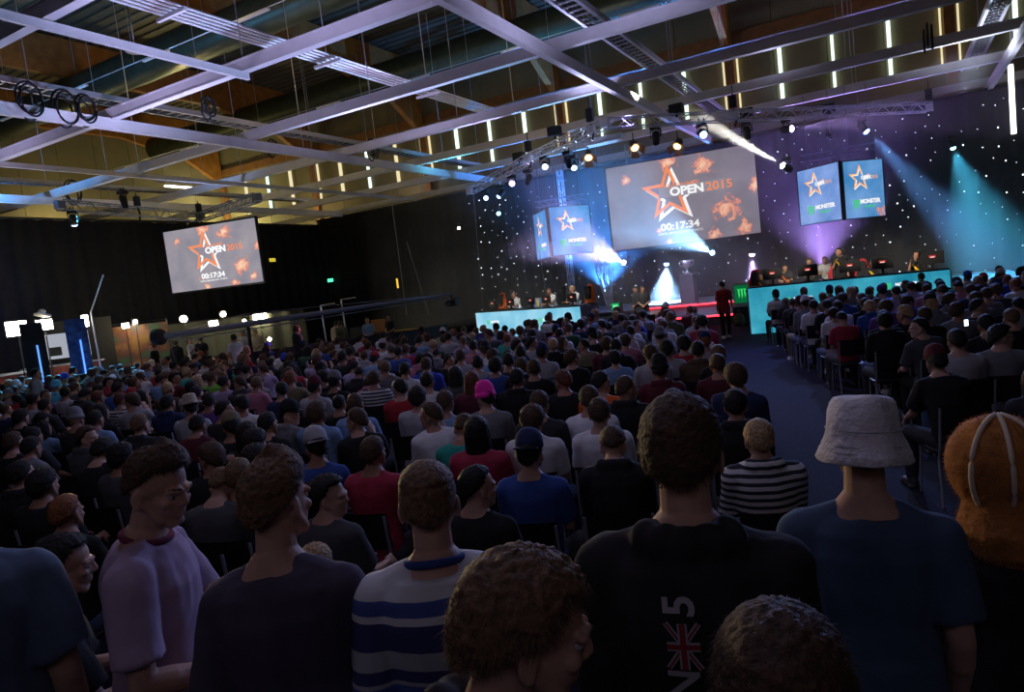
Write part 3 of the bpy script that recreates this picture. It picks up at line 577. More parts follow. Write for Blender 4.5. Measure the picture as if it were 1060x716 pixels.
def screen(name, pl, pr, z0, z1, lab, disp, kind, frame=.07, thick=.08, cat='screen'):
    pl, pr = np.array(pl, float), np.array(pr, float); w = np.linalg.norm(pr - pl); h = z1 - z0; c = (pl + pr) / 2; a = math.atan2(pr[1] - pl[1], pr[0] - pl[0])
    o = empty(name, (c[0], c[1], (z0 + z1) / 2), lab, cat, None, a)
    mb = MB(); mb.box((0, 0, 0), (w, thick, h)); obj('display', mb, disp, o); mb = MB()
    for s_ in (-1, 1): mb.box((s_ * (w / 2 + frame / 2), 0, 0), (frame, thick + .06, h + 2 * frame)); mb.box((0, 0, s_ * (h / 2 + frame / 2)), (w, thick + .06, frame))
    mb.box((0, thick / 2 + .03, 0), (w, .04, h)); obj('frame', mb, M['blackmetal'], o); y = -thick / 2 - .006
    if kind == 'main':
        R = h * .345; cx, cz = -.072 * w, .10 * h; obj('star_logo', star_mb(R, .30, cx + .05 * h, cz - .045 * h, y + .002, (8, 1)), E_WH, o); obj('star_logo', star_mb(R, .30, cx, cz, y - .003, (8,)), E_OR, o)
        g = h * .135; mb = MB(); mb.box((cx + g * 1.9, y - .004, cz + .01 * h), (g * 5.6, .004, g * .9)); obj('logo_plate', mb, emission('plate_grey', (.30, .27, .33), 1), o)
        wall_text('OPEN', g, cx + g * 3.0 - .01, cz, y - .010, E_WH, o, .022, 1.12, align='RIGHT'); wall_text('2015', g, cx + g * 3.12, cz, y - .010, E_OR, o, .008, 1.12, align='LEFT')
        wall_text('DREAMHACK', g * .42, cx + g * .9, cz + g * .58, y - .010, E_OR, o, 0, 1.4)
        wall_text('00:17:34', h * .115, cx + .09 * h, -.30 * h, y - .010, E_WH, o, .014, 1.15); wall_text('UNTIL BROADCAST STARTS', h * .036, cx + .09 * h, -.375 * h, y - .010, E_WH, o, .001, 1.15)
    else:
        R = h * .235; f = min(1, w / h / .78); cx, cz = -.10 * w, .20 * h
        for mat, dx, dz, yy in ((E_WH, .018 * h, -.018 * h, y + .002), (E_SC_OR, 0, 0, y - .002)):
            st = star_mb(R, .26, 0, 0, 0, (8,)); v = np.concatenate(st.v) * np.array([f, 1, 1]) + np.array([cx + dx, yy, cz + dz]); st.v = [v]; obj('star_logo', st, mat, o)
        g = h * .085; wall_text('OPEN', g, cx + .24 * h * f, cz, y - .01, E_WH, o, .010, .95 * f, align='RIGHT'); wall_text('2015', g, cx + .25 * h * f, cz, y - .01, E_SC_OR, o, 0, .9 * f, align='LEFT')
        claw(h * .17 * (f ** .5), -.22 * w, -.26 * h, y - .006, E_GR, o); wall_text('MONSTER', h * .10, .13 * w, -.22 * h, y - .01, E_WH, o, .010, .95 * f); wall_text('ENERGY', h * .06, .13 * w, -.31 * h, y - .01, E_GR, o, .002, 1.1 * f)
    return o
FL = lambda w, h: [(-.36 * w, .32 * h, .09 * w), (-.06 * w, .46 * h, .14 * w), (.16 * w, .36 * h, .17 * w), (.48 * w, .05 * h, .10 * w), (.30 * w, -.20 * h, .18 * w), (.40 * w, -.40 * h, .12 * w), (.20 * w, -.46 * h, .10 * w), (-.10 * w, -.48 * h, .08 * w), (-.17 * w, -.33 * h, .05 * w)]
D_MAIN = node_screen('big_screen_picture', (.20, .18, .23), (.28, .25, .31), FL(6.34, 3.7), 1.0, .585)
screen('projection_screen', (-11.14, 30.33), (-4.85, 31.09), 3.34, 7.03, 'large wide screen above the stage showing an orange star logo and countdown', D_MAIN, 'main')
D_SIDE = node_screen('side_screen_picture', (.26, .25, .30), (.38, .34, .38), FL(5.1, 2.84), 1.0, .585)
screen('projection_screen', (-30.1, 21.47), (-25.1, 22.56), 3.8, 6.68, 'smaller hanging projection screen over the production area with star logo and countdown', D_SIDE, 'main')
D_B1 = node_screen('blue_sky_picture', (.03, .20, .55), (.12, .42, .85), [(9, 9, .1)], 1.0, 2); D_B2 = node_screen('light_sky_picture', (.10, .24, .60), (.35, .50, .95), [(9, 9, .1)], 1.0, 2)
D_B3 = node_screen('sunset_picture', (.03, .22, .50), (.22, .42, .80), [(.75, -.85, .9)], 1.0, .66)
screen('hanging_screen', (-14.33, 28.99), (-12.72, 27.03), 3.35, 5.36, 'narrow angled face of the blue hanging screen cube beside the big screen', D_B1, 'side', .03)
screen('hanging_screen', (-12.66, 27.03), (-11.47, 28.6), 3.37, 5.40, 'wide front face of the blue hanging screen cube beside the big screen', D_B1, 'side', .03)
screen('hanging_screen', (-2.98, 28.57), (-1.50, 27.40), 3.32, 5.31, 'pale blue hanging screen face, the one next to the big screen', D_B2, 'side', .03)
screen('hanging_screen', (-1.44, 27.40), (-.23, 28.6), 3.30, 5.28, 'hanging screen face with pink-red lower corner beside the star backdrop', D_B3, 'side', .03)
for i, (x, y, w) in enumerate(((-13.2, 28.3, 1.2), (-12.0, 28.3, 1.0), (-2.2, 28.4, 1.2), (-.9, 28.3, 1.0))):
    mb = MB(); truss_mb(mb, (x - w / 2, y, 5.75), (x + w / 2, y, 5.75), .25)
    for s_ in (-1, 1): mb.tube([(x + s_ * w / 3, y, 5.8), (x + s_ * w / 3, y, 8)], .015, 5); mb.tube([(x + s_ * w / 3, y, 5.7), (x + s_ * w / 3, y - .2, 5.35)], .015, 5)
    tag(obj('rigging_truss', mb, M['truss_dark']), ['dark rigging frame above the narrow screen face', 'dark rigging frame above the wide blue screen face', 'dark rigging frame above the pale blue screen face', 'dark rigging frame above the pink-cornered screen face'][i], 'rigging')
for s_ in (-10.3, -5.6): mb = MB(); mb.tube([(s_, 30.8, 7.1), (s_, 30.8, 8.0)], .02, 5); tag(obj('screen_cable', mb, M['steel']), 'steel cable holding the %s of the big screen' % ('cube side' if s_ < -8 else 'lamp beam side'), 'wire')
# ---------------------------------------------------------------- lamps
LENS = {'white': emission('lens_white', (1, .96, .88), 30), 'blue': emission('lens_blue', (.25, .55, 1), 26), 'cyan': emission('lens_cyan', (.25, .85, 1), 30), 'purple': emission('lens_purple', (.72, .5, 1), 30), 'warm': emission('lens_warm', (1, .58, .25), 4), 'off': principled('dark_lens', (.02, .02, .03), .15), 'softblue': emission('lens_soft_blue', (.45, .65, 1), 6)}
LC = {'white': (1, .96, .88), 'blue': (.15, .42, 1), 'cyan': (.08, .62, .95), 'purple': (.62, .42, 1), 'warm': (1, .7, .4)}
def aim_matrix(d):
    d = nrm(d); a = nrm(np.cross(d, [0, 0, 1.])) if abs(d[2]) < .98 else np.array([1., 0, 0]); u = np.cross(a, d); return np.array([a, u, -d]).T   # local -Z looks along d
def spot(parent, loc, d, col, energy, angle, blend=.5, r=.05, name='beam'):
    l = bpy.data.lights.new(name, 'SPOT'); l.color = col; l.energy = energy; l.spot_size = math.radians(angle); l.spot_blend = blend; l.shadow_soft_size = r
    o = bpy.data.objects.new(name, l); C.objects.link(o); m_ = Matrix([list(r_) for r_ in aim_matrix(d)]).to_4x4(); m_.translation = Vector(loc); o.matrix_world = m_
    if parent is not None: o.parent = parent; o.matrix_parent_inverse = parent.matrix_world.inverted()
    return o
def moving_head(loc, d, lens, lab, up=1, light=None, group=None, sz=1.0):
    """base above (up=1, hung) or below (up=-1, standing), yoke arms, tilting head with lens"""
    loc = np.array(loc, float); o = empty('moving_head_light', tuple(loc), lab, 'stage light', group); s_ = sz
    mb = MB(); mb.box((0, 0, up * .30 * s_), (.30 * s_, .26 * s_, .12 * s_)); mb.tube([(-.08, 0, up * .36 * s_), (-.08, 0, up * .48 * s_)], .02); mb.tube([(.08, 0, up * .36 * s_), (.08, 0, up * .48 * s_)], .02); obj('base', mb, M['black'], o)
    R = aim_matrix(d); ax = R[:, 0]; mb = MB()
    for q in (-1, 1): mb.tube([np.array([0, 0, up * .25 * s_]) + ax * q * .05, np.array([0, 0, up * .2 * s_]) + ax * q * .17 * s_, ax * q * .17 * s_], .025 * s_)
    obj('yoke', mb, M['black'], o); mb = MB(); mb.lathe([(.06, .20), (.12, .17), (.14, .05), (.12, -.08), (.115, -.20), (.10, -.21), (.095, -.15)], n=16, R=R * s_); obj('lamp_head', mb, M['black'], o, True)
    mb = MB(); mb.lathe([(.0, -.16), (.104, -.17), (.108, -.205), (.095, -.235), (.06, -.262), (.0, -.275)], n=16, R=R * s_); obj('lens', mb, LENS[lens], o)
    bpy.context.view_layer.update()
    if light: spot(o, loc + nrm(d) * .34 * s_, d, *light)
    return o
def fresnel(loc, d, lab, lens='warm'):
    loc = np.array(loc, float); o = empty('fresnel_lamp', tuple(loc), lab, 'stage light', 'warm glowing lamps on the stage truss'); R = aim_matrix(d)
    mb = MB(); mb.lathe([(.05, .2), (.13, .18), (.15, .0), (.16, -.16), (.14, -.17), (.13, -.1)], n=14, R=R); obj('lamp_body', mb, M['black'], o, True); mb = MB(); mb.lathe([(0, -.12), (.14, -.12), (.14, -.135), (0, -.15)], n=14, R=R); obj('lens', mb, LENS[lens], o)
    for q in range(4):
        a = q * PI / 2; u = np.array([math.cos(a), math.sin(a), 0]); w = np.array([-math.sin(a), math.cos(a), 0]); P_ = [u * .14 - w * .12 + [0, 0, -.17], u * .14 + w * .12 + [0, 0, -.17], u * .27 + w * .15 + [0, 0, -.33], u * .27 - w * .15 + [0, 0, -.33]]
        mb = MB(); mb.add([R @ p for p in P_] + [R @ (p + u * .008) for p in P_], [(0, 1, 2, 3), (7, 6, 5, 4), (0, 4, 5, 1), (1, 5, 6, 2), (2, 6, 7, 3), (3, 7, 4, 0)]); obj('barn_door', mb, principled('barn_door', (.35, .2, .1), .5) if 'bd' not in M else M['bd'], o)
    mb = MB(); mb.tube([(0, 0, .05), (.0, .0, .45)], .02); obj('clamp', mb, M['black'], o); return o
M['bd'] = principled('barn_door', (.25, .15, .09), .45, .3)
toward = lambda p: nrm(EYE - np.array(p))
def hung(u, v, z=6.55): return at_z(u, v, z)
p = hung(609, 160); fresnel(p, toward(p) + [0, 0, -.7], 'warm glowing lamp with flaps, the one nearest the truss bend'); p = hung(656, 150); fresnel(p, toward(p) + [.4, 0, -.8], 'warm glowing lamp with flaps in the middle of three'); p = hung(702, 148); fresnel(p, toward(p) + [-.4, 0, -.7], 'warm glowing lamp with flaps beside the blue-white lamp')
moving_head(hung(727, 137), toward(hung(727, 137)) + [.2, 0, -.3], 'blue', 'hung stage lamp shining blue-white above the big screen')
moving_head(hung(679, 141), (0, -.2, -1), 'off', 'unlit black lamp hanging between two warm lamps'); moving_head(hung(773, 136), (.1, -.1, -1), 'off', 'unlit black lamp hanging above the corner of the big screen')
moving_head(hung(588, 166), (.3, -.1, -1), 'off', 'unlit black lamp close to the truss bend'); moving_head(hung(594, 170), toward(hung(594, 168)) + [0, 0, -.6], 'softblue', 'pale-lensed lamp hanging beside an unlit black lamp')
moving_head(hung(564, 170), toward(hung(564, 170)) + [0, 0, -.3], 'softblue', 'pale blue lamp under the sloping truss arm'); moving_head(hung(547, 184), (-.3, -.4, -1), 'off', 'dark tilted lamp under the sloping truss arm')
moving_head(hung(530, 189), toward(hung(530, 189)), 'purple', 'small violet-white lamp under the sloping truss arm'); moving_head(hung(519, 199), (-.5, -.5, -.7), 'softblue', 'tilted pale lamp next to the violet one'); moving_head(hung(503, 204), toward(hung(503, 204)), 'softblue', 'last pale blue lamp at the end of the truss arm')
for i, (u, v) in enumerate(((574, 135), (537, 161), (773, 116), (858, 111), (700, 112))):
    c = at_z(u, v, 7.3); mb = MB(); mb.box(c, (.42, .3, .3)); mb.tube([c, c - np.array([0, 0, .25])], .04); tag(obj('dimmer_box', mb, M['black']), 'black box on top of the truss ' + ['at the middle of the sloping arm', 'low on the sloping arm', 'above the big screen corner', 'above the violet stage lamp', 'near the white-lit cable tray'][i], 'dimmer box')
c = at_z(626, 143, 6.75); mb = MB(); mb.box(c, (1.3, .5, .12)); mb.box(c - np.array([0, 0, .1]), (1.2, .42, .06)); mb.tube([c, c + [0, 0, .3]], .03); o = obj('panel_lamp', mb, M['alu']); tag(o, 'flat silver panel lamp hung at the truss bend', 'stage light')
moving_head(at_y(815, 173, 26.5), (at_y(722, 120, 24.0) - at_y(815, 173, 26.5)), 'white', 'dazzling white lamp throwing a thick beam over the big screen', 1, (LC['white'], 150000, 9.5, .7))
moving_head(at_y(814, 133, 27), (at_y(880, 125, 26) - at_y(814, 133, 27)), 'purple', 'violet lamp with a short sideways beam under the truss', 1, (LC['purple'], 5000, 20, .6))
moving_head(at_y(893, 131, 29), (at_y(950, 190, 28.4) - at_y(893, 131, 29)), 'blue', 'blue lamp beaming down across the star backdrop', 1, (LC['blue'], 15000, 22, .8))
moving_head(at_y(858, 140, 28.5), (at_y(875, 163, 30) - at_y(858, 140, 28.5)), 'softblue', 'small blue lamp with a thin beam above the hanging cube', 1, (LC['blue'], 4000, 10, .5), None, .7)
moving_head(at_y(985, 148, 30.5), (at_y(1010, 215, 30.1) - at_y(985, 148, 30.5)), 'cyan', 'bright cyan lamp on the star backdrop with a wide cone', 1, (LC['cyan'], 7500, 52, 1.0), None, .8)
moving_head(at_y(516, 220, 31.5), toward(at_y(516, 220, 31.5)), 'cyan', 'small cyan lamp on the star backdrop beside the blue cube', 1, None, None, .8); moving_head(at_y(475, 235, 31.5), toward(at_y(475, 235, 31.5)), 'white', 'small white lamp at the edge of the star backdrop', 1, None, None, .6)
moving_head(at_y(740, 262, 31.4), (at_y(712, 247, 29.5) - at_y(740, 262, 31.4)), 'blue', 'blue-white lamp under the big screen beaming sideways', 1, ((.25, .55, 1), 26000, 34, .8)); moving_head(at_y(690, 268, 31.4), (0, -.45, -1), 'blue', 'pale blue lamp under the big screen with a wide downward cone', 1, ((.30, .58, 1), 22000, 62, .9))
moving_head(at_y(778, 258, 31.4), (.05, -.4, -1), 'purple', 'violet lamp above the winged desk with a downward cone', 1, (LC['purple'], 13000, 42, .8)); moving_head(at_y(648, 272, 31.0), (at_y(620, 258, 28.8) - at_y(648, 272, 31.0)), 'purple', 'violet-white lamp at the foot of the big screen beaming sideways', 1, ((.62, .48, 1), 24000, 34, .8))
# ---------------------------------------------------------------- stage
M['deckblack'] = principled('stage_top', (.20, .22, .26), .35, noise_amt=.1, scale=3); M['skirt'] = principled('stage_skirt', (.02, .02, .025), .8, noise_amt=.3, scale=5, bump=.4)
M['led_red'] = emission('led_strip_red', (1, .03, .05), 5); M['led_blue'] = emission('led_strip_blue', (.25, .5, 1), 4)
o = empty('stage', (-5, 29, 0), 'low stage with red-lit steps below the big screen', 'stage')
mb = MB(); mb.box((-.3, .75, .4), (18, 5.9, .78)); obj('stage_deck', mb, M['deckblack'], o); mb = MB(); mb.box((-1.6, -2.45, .35), (4.6, .55, .06)); mb.box((-1.6, -2.45, .2), (4.6, .5, .24)); obj('step', mb, M['deckblack'], o)
for z, y in ((.80, -2.235), (.36, -2.76)): mb = MB(); mb.box((-1.6, y, z), (4.6, .05, .05)); obj('led_strip', mb, M['led_red'], o)
mb = MB(); mb.box((-1.6, -2.74, .16), (4.6, .03, .32)); mb.box((-5.3, -2.25, .4), (2.8, .04, .8)); obj('skirt', mb, M['skirt'], o)
for nm, x0, x1, y0, y1, lab in (('stage_riser', -4.1, 1.7, 23.35, 26.6, 'black riser carrying the players behind the cyan desk'),):
    mb = MB(); mb.box(((x0 + x1) / 2, (y0 + y1) / 2, .3), (x1 - x0, y1 - y0, .6)); tag(obj(nm, mb, M['skirt']), lab, 'riser')
def led_mat(name, a, b_, s_):
    m = node_screen(name, a, b_, [(9, 9, .1)], s_, 2); return m
LED_R = led_mat('cyan_led_picture', (.006, .20, .33), (.08, .52, .68), .9); LED_L = led_mat('pale_led_picture', (.14, .50, .70), (.45, .78, .95), 1.0)
def desk(pl, pr, z, lab, led, depth=.8, logos=()):
    pl, pr = np.array(pl), np.array(pr); c = (pl + pr) / 2; w = np.linalg.norm(pr - pl); o = empty('player_desk', (c[0], c[1], 0), lab, 'desk', None, math.atan2(pr[1] - pl[1], pr[0] - pl[0]))
    mb = MB(); mb.box((0, depth / 2, z - .02), (w, depth, .04)); obj('desk_top', mb, M['blackmetal'], o); mb = MB(); mb.box((0, .03, z / 2 - .02), (w, .05, z - .04)); obj('led_front', mb, led, o)
    mb = MB()
    for s_ in (-1, 1): mb.box((s_ * (w / 2 + .02), depth / 2, z / 2 - .02), (.04, depth, z - .04))
    obj('side_panel', mb, principled('desk_side', (.25, .3, .36), .5) if 'ds' not in M else M['ds'], o)
    for (x, zz) in logos: claw(.20, x - .36, zz, -.003, E_GR, o); wall_text('MONSTER', .12, x + .1, zz + .03, -.006, E_WH, o, .004); wall_text('ENERGY', .075, x + .1, zz - .08, -.006, E_WH, o)
    return o
M['ds'] = principled('desk_side', (.25, .3, .36), .5)
desk((-4.02, 22.42), (1.30, 22.62), 1.45, 'long desk with glowing cyan front on the aisle side of the stage', LED_R, .8, ((-1.2, .95), (1.5, 1.1)))
desk((-14.65, 23.5), (-9.05, 20.94), 1.45, 'long desk with pale blue glowing front below the blue screen cube', LED_L, .8, ((1.3, 1.0), (-1.9, 1.0)))
mb = MB(); PLd = np.array([-14.65, 23.5]); PRd = np.array([-9.05, 20.94]); dd = (PRd - PLd) / np.linalg.norm(PRd - PLd); nn_ = np.array([-dd[1], dd[0]]); cc = (PLd + PRd) / 2 + nn_ * 2.2
mb.box((cc[0], cc[1], .375), (6.2, 2.6, .75), np.array([[dd[0], -dd[1], 0], [dd[1], dd[0], 0], [0, 0, 1]])); tag(obj('stage_riser', mb, M['skirt']), 'black riser carrying the players behind the pale blue desk', 'riser')
def monitor(p, rz_, lab, group):
    o = empty('monitor', p, lab, 'monitor', group, rz_); o.scale = (.8,) * 3 if rz_ else (1, 1, 1); mb = MB(); mb.box((0, 0, .33), (.56, .05, .34)); obj('screen_back', mb, M['black'], o); mb = MB(); mb.box((0, .02, .08), (.06, .05, .2)); mb.box((0, .03, .012), (.26, .2, .02)); obj('stand', mb, M['black'], o)
    mb = MB(); mb.box((0, -.03, .36), (.16, .01, .07)); obj('badge', mb, emission('badge_red', (.9, .12, .1), .6) if 'bg' not in M else M['bg'], o); mb = MB(); mb.box((0, -.037, .345), (.10, .006, .02)); obj('badge', mb, E_WH, o)
M['bg'] = emission('badge_red', (.9, .08, .06), .6)
for i, u in enumerate((799, 836, 880, 914, 966)):
    x = at_y(u, 280, 22.85)[0]; monitor((x, 22.88, 1.45), 0, 'black monitor with a red badge on the cyan desk, %s from the aisle' % ORD[i], 'monitors on the cyan desk')
for i, u in enumerate((503.5, 523.5, 546, 562.5, 588)):
    t = (u - 492) / (602 - 492.); t = t * 1.0; q = PLd + dd * np.linalg.norm(PRd - PLd) * (t ** .93) + nn_ * .35; monitor((q[0], q[1], 1.45), math.atan2(dd[1], dd[0]), 'black monitor with a red badge on the pale blue desk, %s from its outer end' % ORD[i], 'monitors on the pale blue desk')
def gaming_chair(x, y, z, rz_, col, lab):
    o = empty('gaming_chair', (x, y, z), lab, 'chair', None, rz_); mb = MB(); mb.cap((0, 0, .46), .24, (0, .04, .46), .24, 16, sq=.35, axis=(0, 1, 0)); mb.box((0, 0, .47), (.46, .46, .08)); obj('seat', mb, M['black'], o, True)
    mb = MB(); rr = []
    for zz, w, d in ((.5, .23, .06), (.7, .25, .07), (.95, .27, .07), (1.12, .2, .06), (1.25, .17, .05), (1.33, .10, .04)): rr.append(np.array([[w * math.copysign(abs(math.cos(t))**.6, math.cos(t)), .24 + (zz - .5) * .15 + d * math.sin(t), zz] for t in np.linspace(0, 2 * PI, 20, endpoint=False)]))
    mb.rings(rr); obj('backrest', mb, col, o, True); mb = MB(); mb.box((0, .20, 1.02), (.26, .06, .42)); mb.box((0, .24, 1.22), (.2, .1, .08)); obj('back_insert', mb, M['black'], o)
    mb = MB(); mb.tube([(0, 0, .44), (0, 0, .1)], .03)
    for k_ in range(5): a = k_ * 2 * PI / 5; mb.tube([(0, 0, .12), (.3 * math.cos(a), .3 * math.sin(a), .06)], .02); mb.ell((.3 * math.cos(a), .3 * math.sin(a), .03), (.03, .03, .03), nu=8, nv=6)
    obj('wheel_base', mb, M['black'], o)
    for s_ in (-1, 1): mb = MB(); mb.tube([(s_ * .27, .05, .46), (s_ * .27, .05, .66)], .02); mb.box((s_ * .27, .03, .68), (.08, .26, .03)); obj('armrest', mb, M['black'], o)
ORc = M['cloth orange']; aL = math.atan2(dd[1], dd[0])
def behind(u, off, t=None):
    """spot behind the pale blue desk seen in column u"""
    a = PLd + nn_ * off; r_ = ray(u, 312); A_ = np.array([[r_[0], -dd[0]], [r_[1], -dd[1]]]); s_ = np.linalg.solve(A_, a); return r_[0] * s_[0], r_[1] * s_[0]
for u, c, lab in ((514, ORc, 'orange gaming chair near the outer end of the pale desk'), (578, M['black'], 'black gaming chair with orange edge behind the pale desk'), (605, ORc, 'tall orange and black gaming chair at the stage end of the pale desk')):
    x, y = behind(u, 1.35); gaming_chair(x, y, .75, aL, c, lab)
for x_, lab in ((at_y(789, 285, 23.7)[0] - .3, 'red gaming chair behind the hunched player'), (at_y(900, 270, 23.9)[0] - .25, 'red and black gaming chair near the middle of the cyan desk'), (at_y(866, 275, 24.2)[0], 'red gaming chair behind the standing player')): gaming_chair(x_, 24.0, .6, 0, M['cloth red'], lab)
# flag over a chair
x, y = behind(557, 1.2); mb = MB(); V = []; nx_, nz_ = 14, 14
for side in (0, 1):
    for i in range(nz_):
        for j in range(nx_):
            a = (j / (nx_ - 1) - .5); V.append((a * .62 * (1 - .3 * (1 - i / (nz_ - 1))), .04 * math.sin(a * 22) + side * .01, 1.75 - i / (nz_ - 1) * .75))
f = [];  mi = []
for side in (0, 1):
    for i in range(nz_ - 1):
        for j in range(nx_ - 1): b = side * nx_ * nz_ + i * nx_ + j; f.append((b, b + 1, b + nx_ + 1, b + nx_)); mi.append(1 if 5 <= j <= 8 else 0)
mb.add(V, f); mb.mi = mi; o = obj('flag', mb, [M['cloth light blue'], M['cloth yellow']], None, True); o.location = (x, y, 0); o.rotation_euler = (0, 0, aL); tag(o, 'blue and yellow flag standing behind the pale blue desk', 'flag')
# pedestal and trophy
p = at_y(713, 300, 27.6); o = empty('pedestal', (p[0], 27.6, .79), 'tall dark grey pedestal on stage under the silver trophy', 'pedestal'); mb = MB(); mb.box((0, 0, .6), (.55, .55, 1.14)); obj('column_body', mb, principled('pedestal_grey', (.12, .13, .15), .4), o); mb = MB(); mb.box((0, 0, 1.185), (.6, .6, .03)); mb.box((0, 0, .02), (.6, .6, .04)); obj('top_plate', mb, M['steel'], o)
o = empty('trophy', (p[0], 27.6, 1.99), 'silver two-handled trophy cup on the grey pedestal', 'trophy'); mb = MB(); mb.lathe([(.0, 0), (.12, 0), (.12, .05), (.05, .08), (.03, .16), (.04, .22), (.10, .28), (.16, .40), (.19, .54), (.17, .54), (.12, .36), (0, .3)], n=20); obj('cup', mb, M['alu'], o, True)
for s_ in (-1, 1): mb = MB(); mb.tube([(s_ * .12, 0, .30), (s_ * .24, 0, .33), (s_ * .30, 0, .45), (s_ * .25, 0, .53), (s_ * .17, 0, .50)], .016); obj('handle', mb, M['alu'], o, True)
# drink coolers with lit fronts
for i, (u, v, y, lab) in enumerate(((637, 314, 25.6, 'small cooler with a glowing green claw logo beside the stage'), (768, 304, 25.4, 'white-framed cooler with green claw logo between stage and cyan desk'))):
    c = at_y(u, v, y); zb = .0 if i == 0 else .6; z = c[2]; o = empty('drink_cooler', (c[0], y, max(0, z - .42)), lab, 'cooler'); o.scale = (.62 if i == 0 else 1,) * 3; mb = MB(); mb.box((0, .25, .42), (.6, .5, .84)); obj('cabinet', mb, M['cloth light grey'] if i else M['black'], o); mb = MB(); mb.box((0, -.01, .45), (.5, .03, .62)); obj('lit_door', mb, emission('cooler_green', (.0, .35, .10), 1.0 if i == 0 else .35), o)
    claw(.34, 0, .48, -.04, emission('claw_bright', (.3, 1, .45), 1.5) if i == 0 else E_GR, o)
    if z - .42 > .05: mb = MB(); mb.box((c[0], y + .25, (z - .42) / 2), (.7, .6, z - .42)); tag(obj('equipment_case', mb, M['skirt']), 'black case under the ' + ('green glowing cooler' if i == 0 else 'white-framed cooler'), 'case')
# ---------------------------------------------------------------- production area beside the crowd
bp_ = [(-30, 8.6), (-27, 10), (-24.4, 11.4), (-22.3, 12.8), (-20.5, 14.4), (-19.3, 16.2), (-17.6, 18.4), (-16.2, 20.6), (-15.4, 22.6)]
for i, (a, b) in enumerate(zip(bp_[:-1], bp_[1:])):
    a, b = np.array(a, float), np.array(b, float); L = np.linalg.norm(b - a); d = (b - a) / L; R = np.array([[d[0], -d[1], 0], [d[1], d[0], 0], [0, 0, 1]]); c = (a + b) / 2
    o = empty('crowd_barrier', (0, 0, 0), 'black-draped barrier panel edging the production area, %s from the far side drape' % ORD[i], 'barrier', 'black barriers along the production area'); mb = MB(); mb.box((c[0], c[1], .55), (L - .03, .05, 1.06), R); obj('panel', mb, M['skirt'], o); mb = MB(); mb.tube([(*a, 1.1), (*b, 1.1)], .025); mb.box((a[0], a[1], .02), (.5, .5, .03)); obj('rail', mb, M['blackmetal'], o)
WL = emission('work_light_face', (1, .90, .72), 30); PX = -25.0
for i, (u, v, x, w, h, lab) in enumerate(((17, 339, -24, .75, .62, 'big glaring square work light at the picture edge'), (46, 335, -24.5, .62, .45, 'glaring work light on top of the black column'), (88, 331, -25, .28, .55, 'tall narrow work light beside the blue-lit column'), (130, 336, -26, .34, .26, 'warm round work light above the orange banner'), (140, 332, -26.5, .22, .28, 'small work light just above the orange banner'), (190, 329, -25, .38, .32, 'round work light on a thin pole over the crew'), (221, 334, -25, .5, .34, 'tilted square work light beside the round one'), (231, 324, -26, .32, .28, 'highest small work light over the crew'), (269, 327, -25, .8, .38, 'wide rectangular work light below the side screen'), (253, 331, -26, .22, .26, 'tiny pale light between two work lights'), (279, 350, -23, .22, .24, 'small low light near the dark standing man'))):
    x -= 1.6; c = at_x(u, v, x); w *= .76; h *= .76; d = toward(c); a = math.atan2(d[1], d[0]) + PI / 2; o = empty('work_light', (c[0], c[1], 0), lab, 'work light', None, a); mb = MB(); mb.box((0, .06, c[2]), (w + .08, .10, h + .08)); obj('housing', mb, M['black'], o)
    mb = MB(); mb.box((0, 0, c[2]), (w, .03, h)) if w / h > 1.3 or i in (0, 2) else mb.lathe([(0, -.02), (w / 2, -.02), (w / 2, .02), (0, .03)], (0, 0, c[2]), 20, 0, rx(90)); obj('lamp_face', mb, WL, o)
    mb = MB(); mb.tube([(0, .1, c[2] - h / 2), (0, .1, .5)], .02)
    for k_ in range(3): t = k_ * 2 * PI / 3; mb.tube([(0, .1, .7), (.5 * math.cos(t), .1 + .5 * math.sin(t), .02)], .016)
    obj('tripod', mb, M['blackmetal'], o)
M['blue_strip'] = emission('blue_strip', (.12, .35, 1), 1.4); M['bluelit'] = principled('painted_blue_light', (.05, .12, .35), .4, noise_amt=.5, scale=6)  # blue light falling on the dark column is painted into its colour
for i, (u, x, mat, lab) in enumerate(((34, -23.6, M['black'], 'black tower column with a thin blue light strip'), (80, -23.9, M['bluelit'], 'blue-lit tower column beside the narrow work light'))):
    c = at_x(u, 350, x); a = math.atan2(*(toward(c)[[1, 0]])) + PI / 2; o = empty('tower_column', (c[0], c[1], 0), lab, 'tower', None, a); mb = MB(); mb.box((0, 0, 1.45), (.60, .60, 2.9)); mb.box((0, 0, .03), (.9, .9, .06)); obj('shaft', mb, mat, o); mb = MB(); mb.box((.08, -.33, 1.35), (.05, .03, 1.7)); obj('light_strip', mb, M['blue_strip'], o)
c = at_x(44, 325, -26.8); mb = MB(); mb.box((0, 0, 0), (.5, .35, .08), rx(-20)); mb.ell((0, 0, .12), (.12, .12, .10)); mb.tube([(0, 0, -.05), (0, 0, -c[2] + .02)], .025); o = obj('stand_camera', mb, M['steel']); o.location = c; tag(o, 'small pale camera head above the black column', 'camera')
c = at_x(62, 366, -29); o = empty('studio_booth', (c[0], c[1], 0), 'studio booth counter with red-brown front and lit white screens', 'booth', None, math.radians(50)); 
mb = MB(); mb.box((0, 0, .62), (2.6, .08, 1.2)); obj('front_panel', mb, principled('red_brown_panel', (.22, .05, .03), .6, noise_amt=.3, scale=4), o); mb = MB(); mb.box((0, .3, 1.25), (2.8, .7, .05)); obj('counter', mb, M['cloth light grey'], o)
